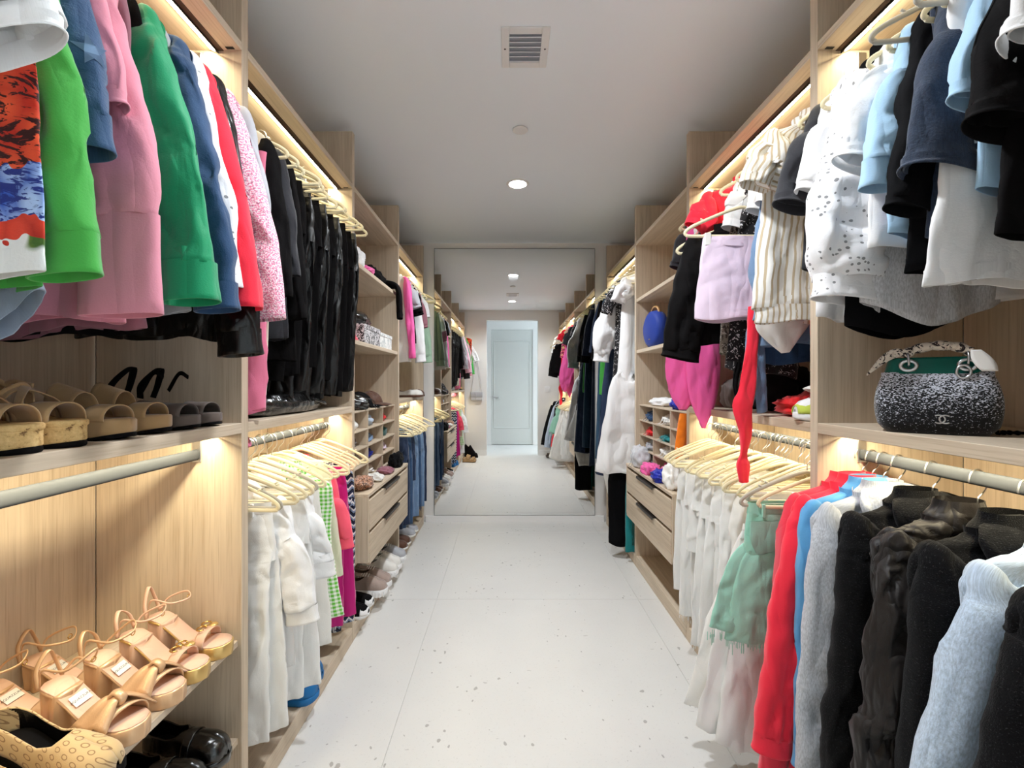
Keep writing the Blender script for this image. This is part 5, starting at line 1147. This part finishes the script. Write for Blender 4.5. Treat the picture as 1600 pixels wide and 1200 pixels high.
# open shelves, left
crumple('folded_knit', 'dark folded knitwear stacked on the upper left open shelf', 'knitwear', -1.0, 3.02, 2.03, .34, .42, .13, 'black', 'clothes on the left open shelves', 21, .2)
crumple('white_cloth', 'crumpled white cloth on the near end of the upper left open shelf', 'cloth', -.95, 2.55, 2.03, .26, .22, .13, 'white', 'clothes on the left open shelves', 22, .3)
crumple('pink_knit', 'small hot pink folded knit at the front of the upper left open shelf', 'knitwear', -.885, 2.755, 2.03, .13, .15, .06, 'hotpink', 'clothes on the left open shelves', 23, .2)
free_drape(-.80, 3.25, 2.05, 'black', 'black sleeve end hanging over the front of the upper left open shelf', 'clothing', 'loose_sleeve', [(.03, -.14, 0, .03, .035), (.028, -.05, 0, .028, .038), (.0, .0, 0, .02, .042), (-.10, .012, 0, .022, .040), (-.22, .014, 0, .020, .034)], fold=.004)
t = thing('patterned_box', 'black and white speckled storage box on the left open shelf', 'box', (-.955, 2.76, 1.60), 0, 'boxes on the left open shelves'); BD = cloth('fabric_speckbox', lin(28, 26, 28), pat=p_blotch_ob(lin(225, 220, 222), lin(200, 196, 198), 60, .5)); box('carton', -.12, .12, -.16, .16, 0, .11, BD, t); box('lid', -.123, .123, -.163, .163, .085, .113, BD, t)
t = thing('patterned_box', 'white patterned storage box next to the speckled box', 'box', (-.955, 3.10, 1.60), 0, 'boxes on the left open shelves'); box('carton', -.11, .11, -.15, .15, 0, .10, cloth('fabric_marble', lin(232, 232, 228), pat=p_blotch_ob(lin(205, 208, 205), lin(170, 176, 178), 22)), t); box('lid', -.113, .113, -.153, .153, .08, .103, bpy.data.materials['fabric_marble'], t)
crumple('black_hat', 'shiny black hat resting on the speckled box', 'hat', -.955, 2.74, 1.713, .20, .28, .10, 'patent', 'things on the left open shelves', 25, .12)
crumple('coral_cloth', 'coral and red folded cloth at the near end of the left open shelf', 'cloth', -.92, 2.49, 1.60, .16, .16, .06, 'coral', 'things on the left open shelves', 26, .25)
crumple('patent_bag', 'black patent bag lying flat on the shelf under the black trousers', 'bag', -.94, 1.82, Z_MID, .20, .70, .095, 'patent', None, 31, .13, extra=lambda t, dx, dy, dz: strap('bag_handle', [(.05, .10, .05), (.085, .16, .05), (.092, .26, .03), (.06, .31, .03)], FAB['patent'], t, .016, .003, False, 20))
crumple('brown_bag', 'brown leather bag on the shelf beside the mirror', 'bag', -1.0, 3.6, Z_MID, .26, .30, .16, 'brown', None, 33, .15, extra=lambda t, dx, dy, dz: strap('bag_handle', [(.02, -.09, .13), (.03, -.05, .24), (.03, .05, .24), (.02, .09, .13)], FAB['brown'], t, .014, .003, False, 20, (1, 0, 0)))
closed_shoe('flat_shoe', 'white and brown flat shoe on the shelf beside the mirror', -.99, 3.86, Z_MID, .1, M_('offwhite'), M_('brown'), 'flats beside the mirror', H=.05)
closed_shoe('flat_shoe', 'brown flat shoe nearest the mirror on the left shelf', -.99, 3.98, Z_MID, -.1, M_('brown'), M_('brown'), 'flats beside the mirror', H=.05)
# right side cubbies
GCR = 'swimwear in the right cubbies'; xr = 1.065
right_c = {(3, 0): ('hotpink', 'bright pink swimwear', .08), (3, 1): ('offwhite', 'white swimwear with straps', .075), (3, 2): ('chambray', 'blue and dark swimwear', .085), (2, 0): ('rose', 'rose pink swimwear', .06), (2, 1): ('teal', 'turquoise swimwear', .05), (2, 2): ('scarlet', 'red and black swimwear', .07), (1, 0): ('sage', 'pale green swimwear', .05), (1, 1): ('satinwhite', 'white frilled swimwear', .075), (1, 2): ('grey', 'grey and white swimwear', .08), (0, 0): ('ivory', 'cream swimwear', .07), (0, 1): ('hotpink', 'bright pink tied swimwear', .07), (0, 2): ('grey', 'grey swimwear bag', .085)}
for (r, c), (mt, lb, h) in right_c.items():
    crumple('swimwear', f'{lb} in the {colname[c]} column, {rown[r]} row of the right cubbies', 'swimwear', xr, cy[c], rowz[r]+.0005, .17, .21, h, mt, GCR, seed=100+r*10+c, rough=.42, yaw=PI, extra=cord({'hotpink': 'fuchsia', 'offwhite': 'white'}.get(mt, mt)), freq=4.2)
crumple('white_towel', 'white folded towel on top of the right cubby rack', 'towel', 1.09, 3.10, ZT, .20, .38, .06, 'white', 'things on top of the right cubby rack', 41, .2)
crumple('blue_swimsuit', 'royal blue swimsuit on top of the right cubby rack behind the pink dress', 'swimwear', 1.05, 2.66, ZT, .16, .20, .08, 'royal', 'things on top of the right cubby rack', 42, .4)
crumple('pink_swimsuit', 'hot pink crumpled swimsuit on the right drawer top', 'swimwear', .93, 2.93, ZD, .12, .16, .075, 'hotpink', 'things on the right drawer top', 43, .4)
crumple('blue_cloth', 'royal blue crumpled cloth on the right drawer top by the hangers', 'cloth', .925, 2.70, ZD, .12, .16, .085, 'royal', 'things on the right drawer top', 44, .4)
crumple('white_cloth', 'white and grey ruffled cloth on the near end of the right drawers', 'cloth', .935, 2.53, ZD, .13, .17, .15, 'satinwhite', 'things on the right drawer top', 45, .42)
crumple('grey_bag', 'grey drawstring bag at the far end of the right drawers', 'bag', .94, 3.18, ZD, .13, .22, .16, 'slub', 'things on the right drawer top', 46, .2, extra=cord('grey'), yaw=PI)
free_drape(.955, 2.44, 1.20, 'orange', 'orange scarf end hanging beside the right cubbies', 'scarf', 'orange_scarf', [(0, 0, 0, .02, .012), (-.12, -.01, 0, .03, .012), (-.25, -.03, 0, .022, .010)], fold=.006)
# right shelf of unit 2
crumple('red_cloth', 'scarlet cloth heaped on the shelf behind the denim sash', 'cloth', 1.12, 1.62, Z_MID, .26, .34, .10, 'scarlet', 'things on the shelf under the draped clothes', 51, .35)
crumple('black_bag', 'black handbag in the dark back of the shelf behind the red cloth', 'bag', 1.22, 1.98, Z_MID, .22, .34, .22, 'black', 'things on the shelf under the draped clothes', 52, .15, extra=lambda t, dx, dy, dz: strap('bag_handle', [(0, -.10, .18), (-.02, -.06, .30), (-.02, .06, .30), (0, .10, .18)], FAB['black'], t, .016, .003, False, 20, (1, 0, 0)))
crumple('grey_bag', 'grey-brown soft bag beside the black handbag on the shelf', 'bag', 1.16, 2.22, Z_MID, .2, .2, .16, 'taupe', 'things on the shelf under the draped clothes', 53, .2)
LIME = plain('lime_rubber', lin(206, 214, 96), .5)
t = closed_shoe('sneaker', 'white sneaker with a lime green lining against the right panel', 1.17, 1.445, Z_MID, PI-.1, M_('white'), M_('white'), 'shoes on the right shelf', H=.085, sole=.028, laces=M_('white'), L=.235, w=.085, lining='limegreen', toecap=M_('limegreen'))
cap('lime green cap resting on the white sneaker', 1.06, 1.455, Z_MID+.095, 'limegreen', PI, None, brim='offwhite', s=.62)
# round blue bag
t = thing('round_bag', 'round cobalt blue handbag with a wooden handle on the right open shelf', 'bag', (1.035, 3.15, 1.61), PI/2+.15)
prof = [(.0001, -.045), (.10, -.045), (.128, -.030), (.134, 0), (.128, .030), (.10, .045), (.0001, .045)]
V, F = lathe(prof, 40); V = np.stack([V[:, 0], V[:, 2], V[:, 1]+.132], 1); mesh_obj('body', V, F, cloth('fabric_bluebag', lin(28, 58, 150), rough=.6, sheen=.1, wr=.08), t)
V, F = sweep([(.058*math.cos(a), 0, .235+.058*math.sin(a)) for a in np.linspace(-.3, PI+.3, 24)], .008, .010, 8); mesh_obj('wooden_handle', V, F, plain('honey_wood', lin(196, 150, 96), .4), t)
box('maker_plate', -.014, .014, .0445, .0465, .06, .066, CHROME, t, 0)
# tweed handbag
t = thing('tweed_handbag', 'black and white tweed handbag with a green top and scarf-wrapped handle', 'bag', (1.052, 1.105, Z_MID), -.62)
def p_tw(n, uv, ob, col):
    a = n.noise(n.map(ob, (210, 210, 360)), 1.0, 2, .7); s = n.n('ShaderNodeSeparateXYZ', Vector=ob)
    g = n.math('ADD', .335, n.math('MULTIPLY', s.outputs[2], 1.65)); 
    m = n.math('MULTIPLY', n.math('SUBTRACT', n.math('ADD', a, g), 1.0), 14.0); m = n.n('ShaderNodeClamp', Value=m).outputs[0]
    return n.mix(m, lin(12, 12, 16), lin(206, 210, 222))
TW = cloth('fabric_boucle', (.1, .1, .1), pat=p_tw, wbump=1.0, weave=180, wr=.1)
GREENL = cloth('fabric_greenleather', lin(10, 96, 84), rough=.35, sheen=0, wr=.15)
V, F, n_, m_ = [], [], 16, 36
for i in range(n_):
    q = i/(n_-1); hwx = .102+.014*math.sin(PI*min(1, q*1.1))**.8; hd = .050*(1-.35*q)+.012*math.sin(PI*q); zz = .150*q
    if q < .12: k = .90+.10*q/.12; hwx *= k; hd *= k
    for j in range(m_):
        a = 2*PI*j/m_; c, s = math.cos(a), math.sin(a); V.append((hwx*math.copysign(abs(c)**.55, c), hd*math.copysign(abs(s)**.6, s), zz))
for i in range(n_-1):
    for j in range(m_): F.append((i*m_+j, i*m_+(j+1) % m_, (i+1)*m_+(j+1) % m_, (i+1)*m_+j))
F.append(tuple(range(m_-1, -1, -1))); F.append(tuple((n_-1)*m_+j for j in range(m_)))
mesh_obj('body', V, F, TW, t)
V, F = [], []
for i in range(8):
    q = i/7; hwx = .097-.010*q; hd = .034*(1-.25*q); zz = .146+.040*q
    for j in range(m_):
        a = 2*PI*j/m_; c, s = math.cos(a), math.sin(a); V.append((hwx*math.copysign(abs(c)**.5, c), hd*math.copysign(abs(s)**.6, s), zz))
for i in range(7):
    for j in range(m_): F.append((i*m_+j, i*m_+(j+1) % m_, (i+1)*m_+(j+1) % m_, (i+1)*m_+j))
F.append(tuple(7*m_+j for j in range(m_))); mesh_obj('green_top', V, F, GREENL, t)
for sx in (-.052, .052):
    V, F = sweep([(sx+.015*math.cos(a), -.0335, .166+.012*math.sin(a)) for a in np.linspace(0, 2*PI, 21)[:-1]], .0042, .003, 8, True); mesh_obj('grommet', V, F, CHROME, t)
    V, F = sweep(smooth_path([(sx, -.030, .164), (sx, -.040, .172), (sx*1.02, -.036, .192), (sx*1.02, -.022, .200)], 14), .0025, .0025, 6); mesh_obj('handle_ring', V, F, CHROME, t)
V, F = sweep([(.044+.012*math.cos(a), -.040, .150+.015*math.sin(a)) for a in np.linspace(0, 2*PI, 21)[:-1]], .003, .003, 8, True); mesh_obj('ring', V, F, CHROME, t)
P = smooth_path([(-.060, -.020, .192), (-.038, -.016, .206), (0, -.014, .214), (.038, -.016, .209), (.060, -.02, .196)], 60)
rr = .0095+.0028*np.abs(np.sin(np.linspace(0, 14, 60))); V, F = sweep(P, rr, rr, 12, up=(0, 1, 0)); mesh_obj('wrapped_handle', V, F, cloth('fabric_scarfprint', lin(222, 210, 196), pat=p_blotch_ob(lin(40, 32, 34), lin(206, 190, 176), 60), wbump=.2), t)
SCM = bpy.data.materials['fabric_scarfprint']
G = np.zeros((12, 5, 3))
for i, q in enumerate(np.linspace(0, 1, 12)):
    for j, a in enumerate(np.linspace(-1, 1, 5)): wd = .013*math.sin(PI*min(.97, .12+q*.88))**.7; G[i, j] = (-.058-.075*q, -.024-.01*q, .198+.006*math.sin(q*4)-.050*q**1.6+a*wd)
grid_obj('scarf_end', G, SCM, t, .002)
G2_ = G.copy(); 
for i, q in enumerate(np.linspace(0, 1, 12)):
    for j, a in enumerate(np.linspace(-1, 1, 5)): wd = .020*math.sin(PI*min(.95, .15+q*.6)); G2_[i, j] = (.064+.022*q+a*wd*.9, -.040-.004*q, .200-.050*q)
grid_obj('scarf_end', G2_, FAB['satinwhite'], t, .002)
for sg in (-1, 1):   # interlocked emblem
    V, F = sweep([(.004+sg*.0055+sg*-.0105*math.cos(a), -.0635, .038+.0095*math.sin(a)) for a in np.linspace(-2.25, 2.25, 26)], .0017, .0014, 6); mesh_obj('emblem', V, F, CHROME, t)
V, F = sweep(smooth_path([(.11, .02, .006), (.14, .04, .006), (.18, .03, .006), (.23, .0, .006)], 40), .005+.0015*np.sin(np.linspace(0, 50, 40)), None, 6, up=(0, 0, 1)); mesh_obj('chain_strap', V, F, FAB['black'], t)
# shoulder bag on the back wall
t = thing('shoulder_bag', 'small woven shoulder bag with a chain hanging on the back wall, seen in the mirror', 'bag', (-.595, YB+.03, 1.04))
bm = bmesh.new(); add_box(bm, -.11, .11, -.025, .025, 0, .15, .012, 3); bm_obj('body', bm, FAB['slub'], t, True)
bm = bmesh.new(); add_box(bm, -.112, .112, .022, .032, .06, .155, .004, 2); bm_obj('flap', bm, FAB['grey'], t, True)
V, F = sweep(smooth_path([(-.10, 0, .14), (-.06, 0, .45), (-.008, 0, .755), (0, 0, .765), (.008, 0, .755), (.06, 0, .45), (.10, 0, .14)], 40), .003, .003, 6); mesh_obj('chain', V, F, CHROME, t)
t = thing('wall_hook', 'small wall hook holding the shoulder bag by the doorway', 'hook', (-.595, YB, 1.80)); boxes('plate', [(-.015, .015, 0, .006, -.02, .04)], CHROME, t, .001)
V, F = sweep(smooth_path([(0, .004, .0), (0, .03, -.008), (0, .045, .004), (0, .045, .02)], 14), .004, .004, 6, up=(1, 0, 0)); mesh_obj('prong', V, F, CHROME, t)
t = thing('light_switch', 'white double light switch on the back wall beside the doorway, seen in the mirror', 'switch', (.745, YB, 1.25)); boxes('plate', [(-.057, .057, 0, .006, -.057, .057)], TRIM, t, .002)
for sx in (-.022, .022): box('rocker', sx-.016, sx+.016, .005, .011, -.033, .033, TRIM, t, .001)
